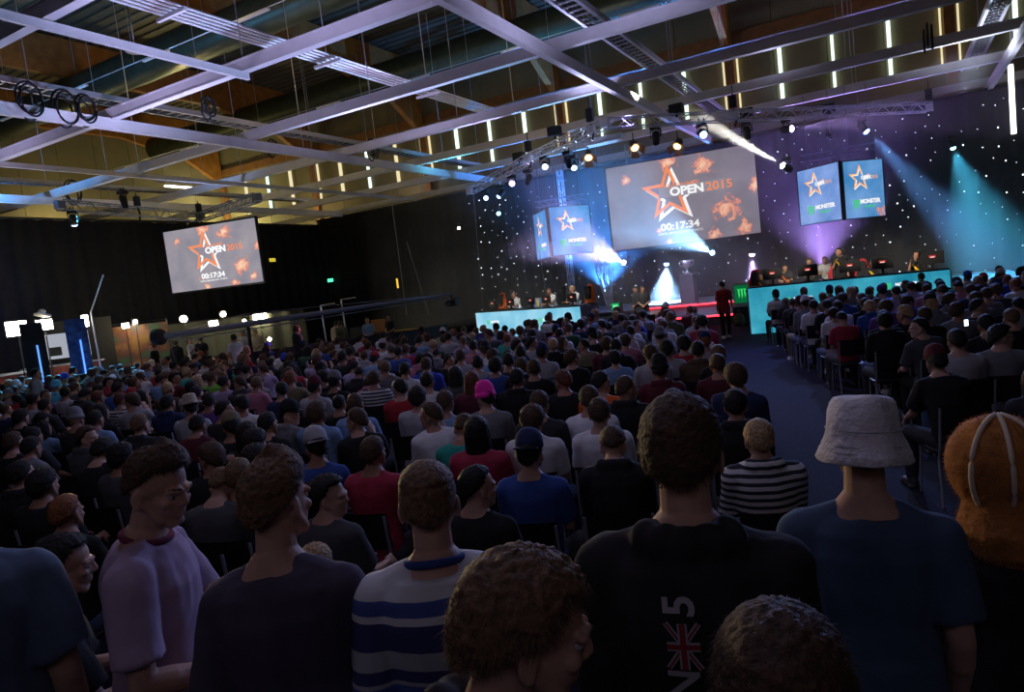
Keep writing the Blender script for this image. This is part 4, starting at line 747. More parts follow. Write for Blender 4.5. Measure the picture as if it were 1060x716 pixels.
mb = MB(); mb.box((.2, .7, 2.0), (1.5, .08, 1.0)); obj('lit_screen', mb, emission('booth_screen', (.8, .85, 1), .45), o); mb = MB(); [mb.box((x, .6, 1.8), (.42, .04, .35)) for x in (-.25, .45)]; obj('monitor', mb, M['black'], o); mb = MB(); mb.box((0, 1.6, 1.5), (3.4, .06, 3.0)); obj('back_panel', mb, principled('booth_back', (.03, .028, .022), .7), o)
c = at_x(14, 372, -27.5); o = empty('studio_booth', (c[0], c[1], 0), 'second booth counter cut by the picture edge, white top and red front', 'booth', None, math.radians(52)); mb = MB(); mb.box((0, 0, .6), (1.6, .06, 1.2)); obj('front_panel', mb, bpy.data.materials['red_brown_panel'], o); mb = MB(); mb.box((0, .3, 1.25), (1.8, .7, .06)); obj('counter', mb, M['cloth white'], o)
c = at_x(128, 358, -29); o = empty('graffiti_banner', (c[0], c[1], 0), 'banner with blurred orange, yellow and green patches behind the crew', 'banner', None, math.radians(48)); 
m_ = bpy.data.materials.new('banner_print'); m_.use_nodes = True; nt = m_.node_tree; tc = nt.nodes.new('ShaderNodeTexCoord'); n_ = nt.nodes.new('ShaderNodeTexNoise'); n_.inputs['Scale'].default_value = 1.4; r_ = nt.nodes.new('ShaderNodeValToRGB'); e = r_.color_ramp.elements; e[0].position = .35; e[0].color = (.03, .10, .03, 1); e[1].position = .62; e[1].color = (.20, .10, .015, 1); q = e.new(.5); q.color = (.13, .035, .01, 1); q = e.new(.43); q.color = (.06, .05, .03, 1)
nt.links.new(tc.outputs['Object'], n_.inputs['Vector']); nt.links.new(n_.outputs['Fac'], r_.inputs[0]); nt.links.new(r_.outputs[0], nt.nodes['Principled BSDF'].inputs['Base Color'])
mb = MB(); mb.box((0, 0, 1.5), (3.6, .03, 2.0)); obj('print', mb, m_, o); mb = MB(); mb.tube([(-1.8, 0, 0), (-1.8, 0, 2.6), (1.8, 0, 2.6), (1.8, 0, 0)], .03); obj('frame', mb, M['blackmetal'], o)
c = at_x(230, 348, -28.6); o = empty('studio_backdrop', (c[0], c[1], 0), 'pale grey-green backdrop cloth lit behind the filming crew', 'backdrop', None, math.radians(45)); mb = MB(); V = [];
for side in (0, 1):
    for i in range(2):
        for j in range(60): V.append((-3.9 + j * .132, .06 * math.sin(j * .9) + side * .02, 2.3 * i + .02))
mb.add(V, [(s_ * 120 + j, s_ * 120 + j + 1, s_ * 120 + 61 + j, s_ * 120 + 60 + j) for s_ in (0, 1) for j in range(59)]); obj('cloth', mb, principled('grey_green_cloth', (.06, .063, .042), .9), o, True); mb = MB(); mb.tube([(-3.95, 0, 0), (-3.95, 0, 2.35), (3.95, 0, 2.35), (3.95, 0, 0)], .03); obj('frame', mb, M['blackmetal'], o)
# camera crane
A0, A1 = np.array([-21.0, 14.2, 2.0]), at_y(467, 303, 22.3); piv = A0 + (A1 - A0) * .27
o = empty('camera_crane', (piv[0], piv[1], 0), 'long black camera crane reaching over the crowd towards the stage', 'camera crane'); L_ = lambda p: np.array(p) - np.array([piv[0], piv[1], 0]); mb = MB(); mb.tube([L_(A0), L_(A0 + (A1 - A0) * .5), L_(A1)], [.11, .09, .05], 8); mb.tube([L_(A0) + [0, 0, -.22], L_(A1) + [0, 0, -.12]], .02); mb.tube([L_(piv + np.array([0, 0, .35])), L_(A1)], .012, 5); mb.tube([L_(piv + np.array([0, 0, .35])), L_(A0)], .012, 5); obj('arm', mb, M['truss_dark'], o)
mb = MB(); mb.lathe([(.0, -.2), (.22, -.18), (.27, -.1), (.27, .1), (.22, .18), (0, .2)], L_(A0), 24, 0, rz(20) @ ry(90)); obj('counterweight', mb, M['black'], o, True); mb = MB(); mb.tube([L_(piv), L_((piv[0], piv[1], .6))], .06)
for k_ in range(3): t = k_ * 2 * PI / 3 + .3; mb.tube([(0, 0, 1.2), (.8 * math.cos(t), .8 * math.sin(t), .03)], .03)
obj('tripod', mb, M['blackmetal'], o); mb = MB(); q = L_(A1); mb.box(q + [0, 0, -.35], (.22, .45, .25)); mb.tube([q, q + [0, 0, -.25]], .04); mb.tube([q + [0, -.2, -.35], q + [0, -.42, -.35]], .07); mb.box(q + [.2, 0, -.3], (.06, .3, .3)); obj('camera_head', mb, M['black'], o)
for (u, v, w_, l_) in ((342, 289, .42, 'green'), (282, 268, .5, 'yellow')):
    c = at_x(u, v, -31.6) if u < 325 else at_y(u, v, 33.2); mb = MB(); mb.box(c, (.42 if u > 325 else .06, .06 if u > 325 else .42, .2)); o = obj('exit_sign', mb, emission('sign_' + l_, (.1, 1, .5) if l_ == 'green' else (.8, .65, .05), 1.6 if l_ == 'green' else .8)); tag(o, {'green': 'tiny glowing green emergency sign on the black drape', 'yellow': 'dim yellow sign on the drape beside the side screen'}[l_], 'sign')
c = at_y(412, 297, 31); mb = MB(); mb.lathe([(.0, .0), (.05, 0), (.05, .5), (.0, .55)], tuple(c), 8); tag(obj('beacon_lamp', mb, emission('amber', (1, .6, .05), 1.2)), 'narrow amber light on a pole behind the crane', 'lamp')
for i, (u, vt, vb) in enumerate(((94, 322, 372), (332, 315, 343), (353, 309, 345))):
    c = at_x(u, vt, -25.4) if i == 0 else at_y(u, vt, 22); mb = MB(); mb.tube([c, (c[0] + .05, c[1], 0)], .03); mb.tube([c, c + (np.array([.3, .5, 1.3]) if i == 0 else np.array([.8, 0, .02]))], .02); mb.box((c[0], c[1], .03), (.5, .5, .05)); tag(obj('light_stand', mb, M['steel']), ['tall leaning silver boom stand beside the blue-lit column', 'pale angled stand behind the crane arm', 'short pale upright stand behind the crane arm'][i], 'stand')
for s_, (u, v) in enumerate(((420, 327), (392, 330), (372, 336))):
    c = at_y(u, v, 25); o = empty('control_desk', (c[0], 25, 0), ['control desk with a row of yellow tape marks', 'wooden flight-case lid standing open near the crane', 'small dark equipment rack among the crew'][s_], 'equipment', None, .3); mb = MB(); mb.box((0, 0, .45), (1.8 if s_ == 0 else .8, .6, .9)); obj('case', mb, M['skirt'], o); mb = MB()
    mb.box((0, -.31, .92) if s_ != 1 else (0, 0, 1.2), (1.8, .02, .05) if s_ == 0 else (.7, .04, .6), rx(20) if s_ == 1 else None); obj('tape' if s_ == 0 else 'lid', mb, M['cloth yellow'] if s_ == 0 else (M['glulam'] if s_ == 1 else M['black']), o)
c = at_y(1046, 102, 32.6); mb = MB(); mb.tube([(c[0] + .05, 32.6, at_y(1046, 66, 32.6)[2]), (c[0] + .05, 32.6, at_y(1046, 138, 32.6)[2])], .09, 8); tag(obj('tube_lamp', mb, emission('tube_white', (.95, 1, .97), 3)), 'bright upright white tube lamp at the edge of the star backdrop', 'lamp')

moving_head((-2.6, 30.8, 1.35), (0, .1, 1), 'purple', 'violet lamp standing behind the cyan desk and washing upwards', -1, ((.45, .28, 1), 4500, 110, .9))
moving_head((-11.9, 30.8, 1.35), (0, .05, 1), 'blue', 'blue lamp standing behind the pale desk and washing upwards', -1, ((.05, .28, 1), 16000, 120, .9))

moving_head(at_z(76, 226, 6.7), (-.3, .2, -1), 'softblue', 'blue-lit lamp hanging from the dark truss at the picture edge'); moving_head(at_z(128, 207, 6.95), (.2, 0, -1), 'off', 'dark lamp hanging midway on the dark truss by the side screen')
# ---------------------------------------------------------------- seated crowd read off the photograph
CR = {'A': (0, 340, 3.768), 'B': (260, 340, 3.768), 'C': (500, 300, 3.768), 'D': (720, 340, 3.118), 'E': (900, 270, 4.773), 'F': (730, 180, 3.212)}
HEADING = 16
def ordinal(n):
    one = ['', 'first', 'second', 'third', 'fourth', 'fifth', 'sixth', 'seventh', 'eighth', 'ninth', 'tenth', 'eleventh', 'twelfth', 'thirteenth', 'fourteenth', 'fifteenth', 'sixteenth', 'seventeenth', 'eighteenth', 'nineteenth']
    if n < 20: return one[n]
    t = {2: ('twenty', 'twentieth'), 3: ('thirty', 'thirtieth'), 4: ('forty', 'fortieth'), 5: ('fifty', 'fiftieth')}[n // 10]; return t[1] if n % 10 == 0 else t[0] + '-' + one[n % 10]
# crop, x, y, pose, shirt, cut, hair, style, hat, hat colour, label
S_ = [
('A', 178, 300, 0, 'dark grey', 'tee', 'dark', 'short', 0, 0, 'seated person with black hair and dim grey tee, behind the blond curly head'),
('A', 298, 355, 5, 'charcoal', 'tee', 0, 0, 'beanie', 'grey', 'seated person in grey beanie and charcoal top'),
('A', 345, 425, 8, 'dark grey', 'hoodie', 'brown', 'medium', 0, 0, 'brown-haired person in dark hoodie turned sideways, seated by the dark-haired rear row'),
('A', 405, 480, 6, 'black', 'tee', 'dark', 'medium', 0, 0, 'seated person in black with bushy dark hair behind the standing lilac tee'),
('A', 125, 465, 2, 'grey', 'tee', 'dark', 'short', 0, 0, 'dark-haired person in grey tee bent forward near the picture edge'),
('A', 62, 465, 0, 'black', 'tee', 'brown', 'short', 0, 0, 'brown-haired person in black at the picture edge, middle height'),
('A', 475, 278, 0, 'striped', 'tee', 'reddish', 'short', 0, 0, 'reddish-haired person in striped tee, seated two rows before the straw hat'),
('A', 550, 375, 0, 'charcoal', 'hoodie', 'light brown', 'short', 0, 0, 'light-brown-haired person in charcoal jacket diagonally behind the straw hat'),
('A', 745, 308, 3, 'light grey', 'tee', 'dark', 'short', 'straw', 'beige', 'person in pale straw hat and light grey tee'),
('A', 905, 382, 3, 'black', 'tee', 'dark', 'short', 'cap', 'khaki', 'person in khaki camouflage cap and black top beside the straw hat'),
('A', 658, 290, 0, 'navy', 'hoodie', 'dark', 'short', 0, 0, 'dark-haired person in navy checked shirt in front of the straw hat'),
('A', 772, 205, 0, 'black', 'tee', 'blond', 'long', 0, 0, 'person with long blond hair and black top, far rows'),
('A', 830, 200, 0, 'lime green', 'tee', 'brown', 'short', 0, 0, 'brown-haired person in bright lime green tee'),
('A', 877, 208, 0, 'lavender', 'tee', 'dark', 'short', 0, 0, 'dark-haired person in pale lavender tee beside the lime green tee'),
('A', 935, 212, 7, 'dark grey', 'hoodie', 'brown', 'short', 0, 0, 'person in grey checked shirt looking sideways, next but one to the lime green tee'),
('A', 657, 235, 0, 'brown', 'tee', 'blond', 'short', 0, 0, 'short blond person in brown top ahead of the navy checked shirt'),
('A', 815, 285, 3, 'purple', 'tee', 'dark', 'short', 0, 0, 'dark-haired person in purple top beside the straw hat'),
('A', 770, 255, 0, 'black', 'tee', 'dark', 'short', 0, 0, 'dark-haired person in black behind the long blond hair'),
('A', 1025, 160, 7, 'lavender', 'tee', 'brown', 'short', 0, 0, 'brown-haired person in light lavender tee near the standing man in white'),
('A', 965, 160, 0, 'black', 'tee', 'dark', 'short', 0, 0, 'dark-haired person in black right behind the standing man in white'),
('A', 285, 205, 3, 'olive', 'tee', 'brown', 'short', 0, 0, 'brown-haired person in olive top near the barrier beside a blue-lit head'),
('A', 255, 250, 3, 'light grey', 'tee', 'dark', 'short', 0, 0, 'dark-haired person in light grey tee close to the standing grey shirt'),
('A', 465, 215, 0, 'charcoal', 'tee', 'dark', 'short', 0, 0, 'dark-haired person in charcoal beside the red-collared hoodie'),
('A', 522, 212, 0, 'charcoal', 'hoodie', 'brown', 'short', 0, 0, 'brown-haired person in dark hoodie, three rows before the straw hat'),
('A', 220, 228, 0, 'cyan', 'hoodie', 0, 0, 'beanie', 'cyan', 'person with cyan hood up near the barrier'),
('A', 385, 268, 0, 'black', 'tee', 'reddish', 'short', 0, 0, 'reddish-haired person in black, far rows beside the striped tee'),
('A', 880, 318, 4, 'charcoal', 'tee', 'dark', 'short', 0, 0, 'dark-haired person in charcoal just ahead of the camouflage cap'),
('A', 950, 318, 3, 'white', 'tee', 'dark', 'short', 0, 0, 'dark-haired person in white tee beside the camouflage cap'),
('A', 970, 415, 0, 'black', 'tee', 'dark', 'long', 0, 0, 'person with long dark hair and black top beside the camouflage cap'),
('A', 822, 505, 7, 'black', 'tee', 'brown', 'medium', 0, 0, 'brown-haired person in black facing sideways just beyond the standing lilac tee'),
('A', 1000, 515, 0, 'charcoal', 'tee', 'dark', 'medium', 0, 0, 'dark-haired person in charcoal behind the long dark hair'),
('A', 85, 345, 0, 'black', 'tee', 'dark', 'medium', 0, 0, 'dark bushy-haired person in black near the picture edge'),
('A', 400, 340, 0, 'black', 'tee', 'black', 'long', 0, 0, 'person with long black hair and black top in the middle rows by the grey beanie'),
('A', 375, 355, 0, 'light blue', 'tee', 'dark', 'short', 0, 0, 'person in faded light blue tee beside the long black hair'),
('A', 90, 570, 0, 'black', 'hoodie', 'dark', 'short', 0, 0, 'dark-haired person in black hoodie, rear row by the picture edge'),
('A', 175, 610, 0, 'black', 'tee', 'dark', 'medium', 0, 0, 'bushy dark-haired person in black, rear row beside the standing lilac tee'),
('A', 480, 500, 0, 'dark grey', 'tee', 'black', 'medium', 0, 0, 'black-haired person in grey top directly beyond the standing lilac tee'),
('A', 870, 610, 6, 'dark grey', 'tee', 'light brown', 'buzz', 0, 0, 'cropped light-brown head bowed over a dark grey tee, rear row'),
('A', 950, 640, 0, 'grey', 'tee', 'light brown', 'short', 0, 0, 'light-brown-haired person in grey tee behind the standing navy back'),
('A', 150, 465, 2, 'charcoal', 'tee', 'dark', 'short', 0, 0, 0),
('B', 45, 155, 0, 'white', 'tee', 'light brown', 'short', 0, 0, 'light-brown-haired person in white tank top beyond the standing dark man'),
('B', 123, 92, 0, 'white', 'tee', 'brown', 'short', 0, 0, 'brown-haired person in white tee beside the standing dark man'),
('B', 147, 175, 3, 'charcoal', 'tee', 'brown', 'short', 0, 0, 'brown-haired person in charcoal facing half sideways behind the standing dark man'),
('B', 272, 165, 3, 'white', 'tee', 'dark', 'short', 'cap', 'black', 'person in black cap and white tee, three rows before the grey cap'),
('B', 250, 228, 0, 'light grey', 'tee', 'dark', 'short', 'cap', 'maroon', 'person in maroon cap and light grey tee'),
('B', 330, 212, 0, 'black', 'tee', 'dark', 'short', 'cap', 'grey', 'person in grey cap and black top beside the maroon cap'),
('B', 120, 240, 3, 'navy', 'tee', 'dark', 'short', 0, 0, 'dark-haired person in navy sitting behind the maroon cap'),
('B', 260, 330, 0, 'light blue', 'tee', 'brown', 'medium', 0, 0, 'brown-haired person in pale blue-grey tee behind the maroon cap'),
('B', 158, 358, 8, 'grey', 'hoodie', 'dark', 'short', 'cap', 'black', 'person in black cap and grey hoodie looking sideways'),
('B', 255, 462, 3, 'blue', 'tee', 'dark', 'medium', 'cap_back', 'light grey', 'person in pale grey cap and blue tee, rear row'),
('B', 410, 295, 0, 'light blue', 'tee', 'brown', 'short', 0, 0, 'brown-haired person in mid blue tee behind the striped back'),
('B', 410, 360, 7, 'black', 'tee', 'brown', 'short', 0, 0, 'brown-haired person in black with strap, turned sideways behind the mid blue tee'),
('B', 482, 195, 0, 'striped', 'tee', 'brown', 'short', 0, 0, 'person in black and white hooped top, middle rows'),
('B', 523, 152, 3, 'grey', 'tee', 'light brown', 'short', 0, 0, 'light-brown-haired person in grey tee just ahead of the hooped top'),
('B', 583, 232, 3, 'red', 'tee', 'dark', 'short', 0, 0, 'dark-haired person in red tee two seats past the hooped top'),
('B', 652, 270, 5, 'light grey', 'tee', 'dark', 'medium', 0, 0, 'dark-haired person leaning over in light grey tee behind the red tee'),
('B', 700, 340, 7, 'white', 'tee', 'brown', 'short', 0, 0, 'brown-haired boy in white tee looking sideways, before the teal tee'),
('B', 760, 288, 0, 'light blue', 'tee', 'brown', 'short', 0, 0, 'brown-haired person in light blue tee beside the boy looking sideways'),
('B', 690, 218, 0, 'white', 'tee', 'dark', 'short', 0, 0, 'dark-haired person in white, two rows ahead of the light blue tee'),
('B', 603, 160, 0, 'white', 'tee', 'dark', 'short', 0, 0, 'dark-haired person in white two rows ahead of the red tee'),
('B', 685, 143, 0, 'royal blue', 'hoodie', 'brown', 'short', 0, 0, 'brown-haired person in royal blue hoodie'),
('B', 800, 185, 0, 'dark grey', 'tee', 'dark', 'long', 0, 0, 'person with long dark hair beside the long auburn hair'),
('B', 865, 205, 0, 'maroon', 'tee', 'reddish', 'long', 0, 0, 'person with long auburn hair falling over a maroon top'),
('B', 915, 278, 3, 'grey', 'tee', 'dark', 'short', 'beanie', 'hot pink', 'person in bright hot pink beanie'),
('B', 885, 405, 0, 'crimson', 'tee', 'black', 'long', 0, 0, 'person with long black hair over a crimson tee behind the pink beanie'),
('B', 845, 460, 6, 'teal', 'tee', 'brown', 'buzz', 0, 0, 'person in teal green tee with bowed cropped head'),
('B', 480, 485, 0, 'crimson', 'tee', 'brown', 'short', 0, 0, 'short-haired person in crimson tee, rear row'),
('B', 888, 620, 4, 'black', 'tee', 'black', 'short', 0, 0, 'black-haired person in black tee with thin necklace, rearmost row'),
('B', 955, 145, 0, 'blue', 'tee', 'dark', 'medium', 0, 0, 'dark-haired person in blue tee two rows before the pink beanie'),
('B', 1005, 125, 0, 'charcoal', 'tee', 'dark', 'short', 0, 0, 'dark-haired person in charcoal beside the blue tee, middle rows'),
('B', 820, 108, 0, 'light grey', 'tee', 'brown', 'short', 0, 0, 'brown-haired person in light grey tee ahead of the long dark hair'),
('B', 868, 68, 0, 'pink', 'tee', 'dark', 'short', 0, 0, 'dark-haired person in dusty pink tee'),
('B', 885, 135, 0, 'light grey', 'tee', 'dark', 'short', 0, 0, 'dark-haired person in pale tee ahead of the long auburn hair'),
('B', 828, 48, 0, 'lavender', 'tee', 'light brown', 'buzz', 0, 0, 'cropped-haired person in lavender tee beside the dusty pink tee'),
('B', 1000, 38, 0, 'teal', 'tee', 'ginger', 'buzz', 0, 0, 'balding ginger person in teal tee, middle rows'),
('B', 483, 118, 2, 'light blue', 'tee', 'dark', 'short', 'cap', 'red', 'person in red cap and light blue tee'),
('B', 515, 65, 0, 'white', 'tee', 'dark', 'short', 'cap', 'light grey', 'person in whitish cap and white tee, middle rows'),
('B', 385, 90, 0, 'maroon', 'tee', 'dark', 'short', 0, 0, 'dark-haired person in maroon behind the whitish cap'),
('B', 262, 70, 4, 'lavender', 'tee', 'brown', 'short', 0, 0, 'brown-haired person in lavender tee turned away from the standing dark man'),
('B', 575, 90, 0, 'blue', 'tee', 'dark', 'short', 0, 0, 'dark-haired person in deep blue tee, seated ahead of the royal blue hoodie'),
('B', 605, 92, 0, 'crimson', 'tee', 'brown', 'short', 0, 0, 'brown-haired person in dark crimson tee beside the deep blue tee'),
('B', 655, 45, 0, 'light blue', 'tee', 'dark', 'short', 0, 0, 'dark-haired person in soft blue tee ahead of the dark crimson tee'),
('B', 1040, 195, 0, 'black', 'hoodie', 'dark', 'short', 0, 0, 'dark-haired person in black hoodie beyond the pink beanie'),
('B', 30, 515, 0, 'black', 'tee', 'dark', 'medium', 0, 0, 'dark-haired person in black between the camouflage cap and rear row'),
('B', 75, 410, 0, 'black', 'tee', 'dark', 'short', 0, 0, 'dark head in black behind the grey hoodie and black cap'),
('C', 568, 142, 0, 'white', 'tee', 'brown', 'medium', 0, 0, 'brown-haired person in white tee before the stage steps'),
('C', 625, 97, 0, 'light grey', 'tee', 'dark', 'short', 0, 0, 'dark-haired person in light grey tee near the stage steps'),
('C', 540, 110, 0, 'grey', 'tee', 'dark', 'short', 0, 0, 'dark-haired person in grey tee near the green glowing cooler'),
('C', 732, 105, 0, 'olive', 'hoodie', 'light brown', 'short', 0, 0, 'light-brown-haired person in olive jacket at the aisle near the stage'),
('C', 712, 60, 0, 'brown', 'tee', 'dark', 'short', 0, 0, 'dark-haired front-row person beside the stage steps'),
('C', 300, 172, 0, 'white', 'tee', 'dark', 'short', 0, 0, 'dark-haired person in white, before the pale blue desk end'),
('C', 195, 172, 0, 'charcoal', 'tee', 'dark', 'short', 0, 0, 'dark-haired person in charcoal, before the pale blue desk middle'),
('C', 100, 188, 0, 'teal', 'tee', 'ginger', 'buzz', 0, 0, 'balding ginger-haired person in blue-green tee behind the pale blue desk crowd'),
('C', 335, 150, 0, 'dark green', 'tee', 'brown', 'short', 0, 0, 'brown-haired person in green tee'),
('C', 428, 178, 3, 'black', 'tee', 'dark', 'short', 'cap', 'black', 'person in black cap looking sideways, fourth row from the stage'),
('C', 520, 220, 0, 'black', 'hoodie', 'dark', 'short', 0, 0, 'broad dark-haired person in black hoodie, middle of the centre rows'),
('C', 483, 215, 0, 'maroon', 'tee', 'brown', 'medium', 0, 0, 'brown-haired person in maroon beside the broad black hoodie'),
('C', 273, 215, 0, 'black', 'hoodie', 'blond', 'short', 0, 0, 'short blond person in black hoodie, centre rows'),
('C', 232, 245, 0, 'light grey', 'tee', 'dark', 'short', 'cap', 'navy', 'person in navy cap and light grey tee beside the blond in black hoodie'),
('C', 352, 265, 4, 'black', 'tee', 'brown', 'medium', 0, 0, 'bushy brown-haired person in black, centre rows'),
('C', 655, 250, 0, 'light grey', 'tee', 'brown', 'medium', 0, 0, 'brown-haired person in light grey tee, beside the person in pale shirt'),
('C', 718, 250, 0, 'light grey', 'tee', 'dark', 'medium', 0, 0, 'dark-haired person in pale shirt ahead of the maroon top and beanie'),
('C', 785, 215, 0, 'red', 'tee', 'dark', 'medium', 0, 0, 'dark-haired person in red tee close to the aisle'),
('C', 838, 235, 0, 'brown', 'hoodie', 'dark', 'short', 0, 0, 'dark-haired person in brown top one seat from the aisle'),
('C', 918, 250, 0, 'black', 'tee', 'light brown', 'buzz', 0, 0, 'cropped light-brown head at the aisle edge, further one'),
('C', 915, 290, 0, 'maroon', 'tee', 'brown', 'buzz', 0, 0, 'cropped brown head over maroon top at the aisle edge'),
('C', 102, 268, 0, 'navy', 'tee', 'dark', 'short', 0, 0, 'dark-haired person in navy top, centre rows beside the balding heads'),
('C', 150, 258, 0, 'dark grey', 'tee', 'dark', 'short', 0, 0, 'dark-haired person in dim grey between two navy tops'),
('C', 45, 285, 0, 'light blue', 'tee', 'brown', 'medium', 0, 0, 'wavy brown-haired person in slate blue tee ahead of the pink beanie'),
('C', 200, 305, 0, 'black', 'tee', 'brown', 'short', 0, 0, 'brown-haired person in black behind the navy cap'),
('C', 158, 342, 0, 'black', 'hoodie', 'brown', 'short', 0, 0, 'brown-haired person in black hoodie past the pink beanie'),
('C', 312, 355, 3, 'black', 'tee', 'reddish', 'short', 0, 0, 'reddish-brown head turned above a black tee, centre rows'),
('C', 463, 362, 4, 'orange', 'tee', 'dark', 'short', 0, 0, 'dark-haired person with bright orange top'),
('C', 562, 385, 4, 'black', 'hoodie', 'brown', 'short', 0, 0, 'brown-haired person in black hoodie directly behind the orange top'),
('C', 690, 310, 0, 'maroon', 'hoodie', 'dark', 'short', 'beanie', 'black', 'person in black beanie and maroon hoodie'),
('C', 745, 445, 0, 'black', 'tee', 'dark', 'short', 0, 0, 'dark-haired person in black behind the black beanie'),
('C', 415, 425, 0, 'white', 'tee', 'brown', 'short', 0, 0, 'brown-haired person in white tee, centre rear rows, nearer the pink beanie'),
('C', 455, 480, 0, 'white', 'tee', 'brown', 'short', 0, 0, 'brown-haired person in white tee just behind another white tee'),
('C', 222, 445, 0, 'charcoal', 'tee', 'brown', 'short', 0, 0, 'brown-haired person in charcoal ahead of the white tee with black print'),
('C', 195, 508, 0, 'white', 'tee', 'brown', 'medium', 0, 0, 'brown-haired person in white tee with curved black print on the back'),
('C', 185, 640, 0, 'blue', 'tee', 'dark', 'short', 'cap_back', 'navy', 'person in navy cap and blue tee behind the printed white tee'),
('C', 508, 605, 6, 'black', 'hoodie', 'brown', 'short', 0, 0, 'brown head bowed over a black hoodie, rear row'),
('C', 985, 450, 0, 'black', 'hoodie', 'black', 'short', 0, 0, 'black-haired person in black hoodie on the aisle, third from the rear'),
('C', 180, 130, 0, 'navy', 'tee', 'brown', 'short', 0, 0, 0), ('C', 260, 100, 0, 'black', 'tee', 'brown', 'short', 0, 0, 0),
('D', 205, 358, 0, 'striped', 'hoodie', 'blond', 'short', 0, 0, 'short blond person in cream and black striped top near the aisle'),
('E', 170, 262, 3, 'black', 'tee', 'blond', 'curly', 0, 0, 'person with blond curls and black top in the side block'),
('E', 243, 330, 7, 'dark grey', 'tee', 'dark', 'short', 0, 0, 'dark-haired person in dim grey tee, aisle seat of the side block'),
('E', 272, 270, 0, 'black', 'tee', 'brown', 'short', 0, 0, 'brown head over black, beside the blond curls'),
('E', 437, 245, 4, 'grey', 'tee', 'brown', 'medium', 0, 0, 'wavy brown-haired person in grey holding up a lit phone'),
('E', 430, 395, 0, 'light grey', 'tee', 'dark', 'short', 0, 0, 'dark-haired person in light grey sleeveless hooded top'),
('E', 655, 400, 8, 'grey', 'tee', 'black', 'medium', 0, 0, 'black-haired person in grey tee at the picture edge, side block'),
('E', 575, 315, 0, 'black', 'tee', 'black', 'short', 0, 0, 'black-haired person in black between phone holder and picture edge'),
('E', 540, 230, 8, 'charcoal', 'tee', 'dark', 'short', 0, 0, 'dark-haired person looking back sideways beside the lit phone'),
('E', 300, 178, 0, 'navy', 'tee', 'dark', 'short', 0, 0, 'dark-haired person in navy two rows ahead of the blond curls'),
('E', 350, 122, 0, 'grey', 'tee', 'dark', 'short', 0, 0, 'dark-haired person in grey tee below the half-risen white shirt'),
('E', 255, 78, 0, 'black', 'tee', 'dark', 'short', 0, 0, 'dark head in black in front of the cyan desk end'),
('E', 575, 165, 0, 'grey', 'tee', 'brown', 'short', 0, 0, 'brown-haired person in grey, side block far rows'),
('E', 625, 145, 0, 'dark grey', 'tee', 'brown', 'medium', 0, 0, 'bushy brown head in side block far rows'),
('E', 497, 145, 0, 'navy', 'tee', 'brown', 'short', 0, 0, 'brown-haired person in navy shirt in side block far rows'),
('E', 700, 280, 0, 'black', 'tee', 'light brown', 'buzz', 0, 0, 'pale cropped head at the picture edge, side block'),
('E', 75, 300, 0, 'black', 'hoodie', 'black', 'medium', 0, 0, 'black-haired person in black near the aisle, side block'),
('E', 170, 195, 0, 'maroon', 'tee', 'dark', 'short', 0, 0, 'dark-haired person in maroon ahead of the blond curls'),
('E', 60, 150, 0, 'royal blue', 'tee', 'dark', 'short', 'cap', 'purple', 'person in purple cap before the cyan desk'),
('E', 132, 150, 0, 'lavender', 'tee', 'dark', 'short', 0, 0, 'dark-haired person in lavender tee before the cyan desk'),
('E', 330, 500, 2, 'black', 'tee', 'dark', 'short', 'cap', 'maroon', 'person in dull red cap bent down in the side block'),
('E', 640, 45, 0, 'grey', 'tee', 'dark', 'short', 0, 0, 'dark head in grey near the far end of the side block'),
('F', 235, 402, 0, 'white', 'tee', 'dark', 'short', 'cap', 'black', 'person in dark cap and white tee, first seat before the cyan desk'),
('F', 315, 428, 0, 'black', 'tee', 'dark', 'short', 'cap', 'maroon', 'person in dark red cap and black top at the side block aisle'),
('F', 405, 437, 0, 'black', 'tee', 'dark', 'short', 0, 0, 'dark-haired person in black and white baseball jacket by the aisle'),
('F', 360, 445, 0, 'white', 'tee', 'dark', 'short', 0, 0, 'dark-haired person in white tee beside the baseball jacket'),
('F', 440, 442, 0, 'white', 'tee', 'dark', 'short', 0, 0, 'dark-haired person in white tee on the far side of the baseball jacket'),
('F', 532, 432, 0, 'black', 'hoodie', 'dark', 'short', 0, 0, 'dark-haired person in black hoodie, side block centre'),
('F', 595, 495, 0, 'black', 'tee', 'dark', 'short', 0, 0, 'dark head in black beside the blond curls, aisle side'),
]
CHAIR_W = MB(); cw = CHAIR_W
def chair_parts():
    P_ = {}
    mb = MB(); rr = []
    for zz in (.43, .445, .465, .47): w_ = .225 if .44 < zz < .468 else .21; rr.append(np.array([[w_ * math.copysign(abs(math.cos(t))**.5, math.cos(t)), w_ * math.copysign(abs(math.sin(t))**.5, math.sin(t)), zz] for t in np.linspace(0, 2 * PI, 20, endpoint=False)]))
    mb.rings(rr); P_['seat'] = mb.mesh('seat', [M['blackmetal']]); mb = MB(); V = []
    for side in (0, 1):
        for i in range(4):
            for j in range(7): a = (j - 3) / 3.; V.append((a * .21, -.235 - .02 * i * .6 - .03 * (1 - a * a) + side * .018, .62 + i * .085))
    f = []
    for side in (0, 1):
        for i in range(3):
            for j in range(6): b = side * 28 + i * 7 + j; f.append((b, b + 1, b + 8, b + 7))
    mb.add(V, f); P_['backrest'] = mb.mesh('backrest', [M['blackmetal']], True); legs = []
    for sx in (-1, 1):
        mb = MB(); mb.tube([(sx * .20, .17, .44), (sx * .21, .20, .0)], .011, 6); legs.append(mb.mesh('leg', [M['steel']])); mb = MB(); mb.tube([(sx * .20, -.27, .86), (sx * .20, -.225, .5), (sx * .20, -.19, .40), (sx * .21, -.25, .0)], .011, 6); legs.append(mb.mesh('leg', [M['steel']]))
    P_['legs'] = legs; return P_
CP = chair_parts(); CHALL = None
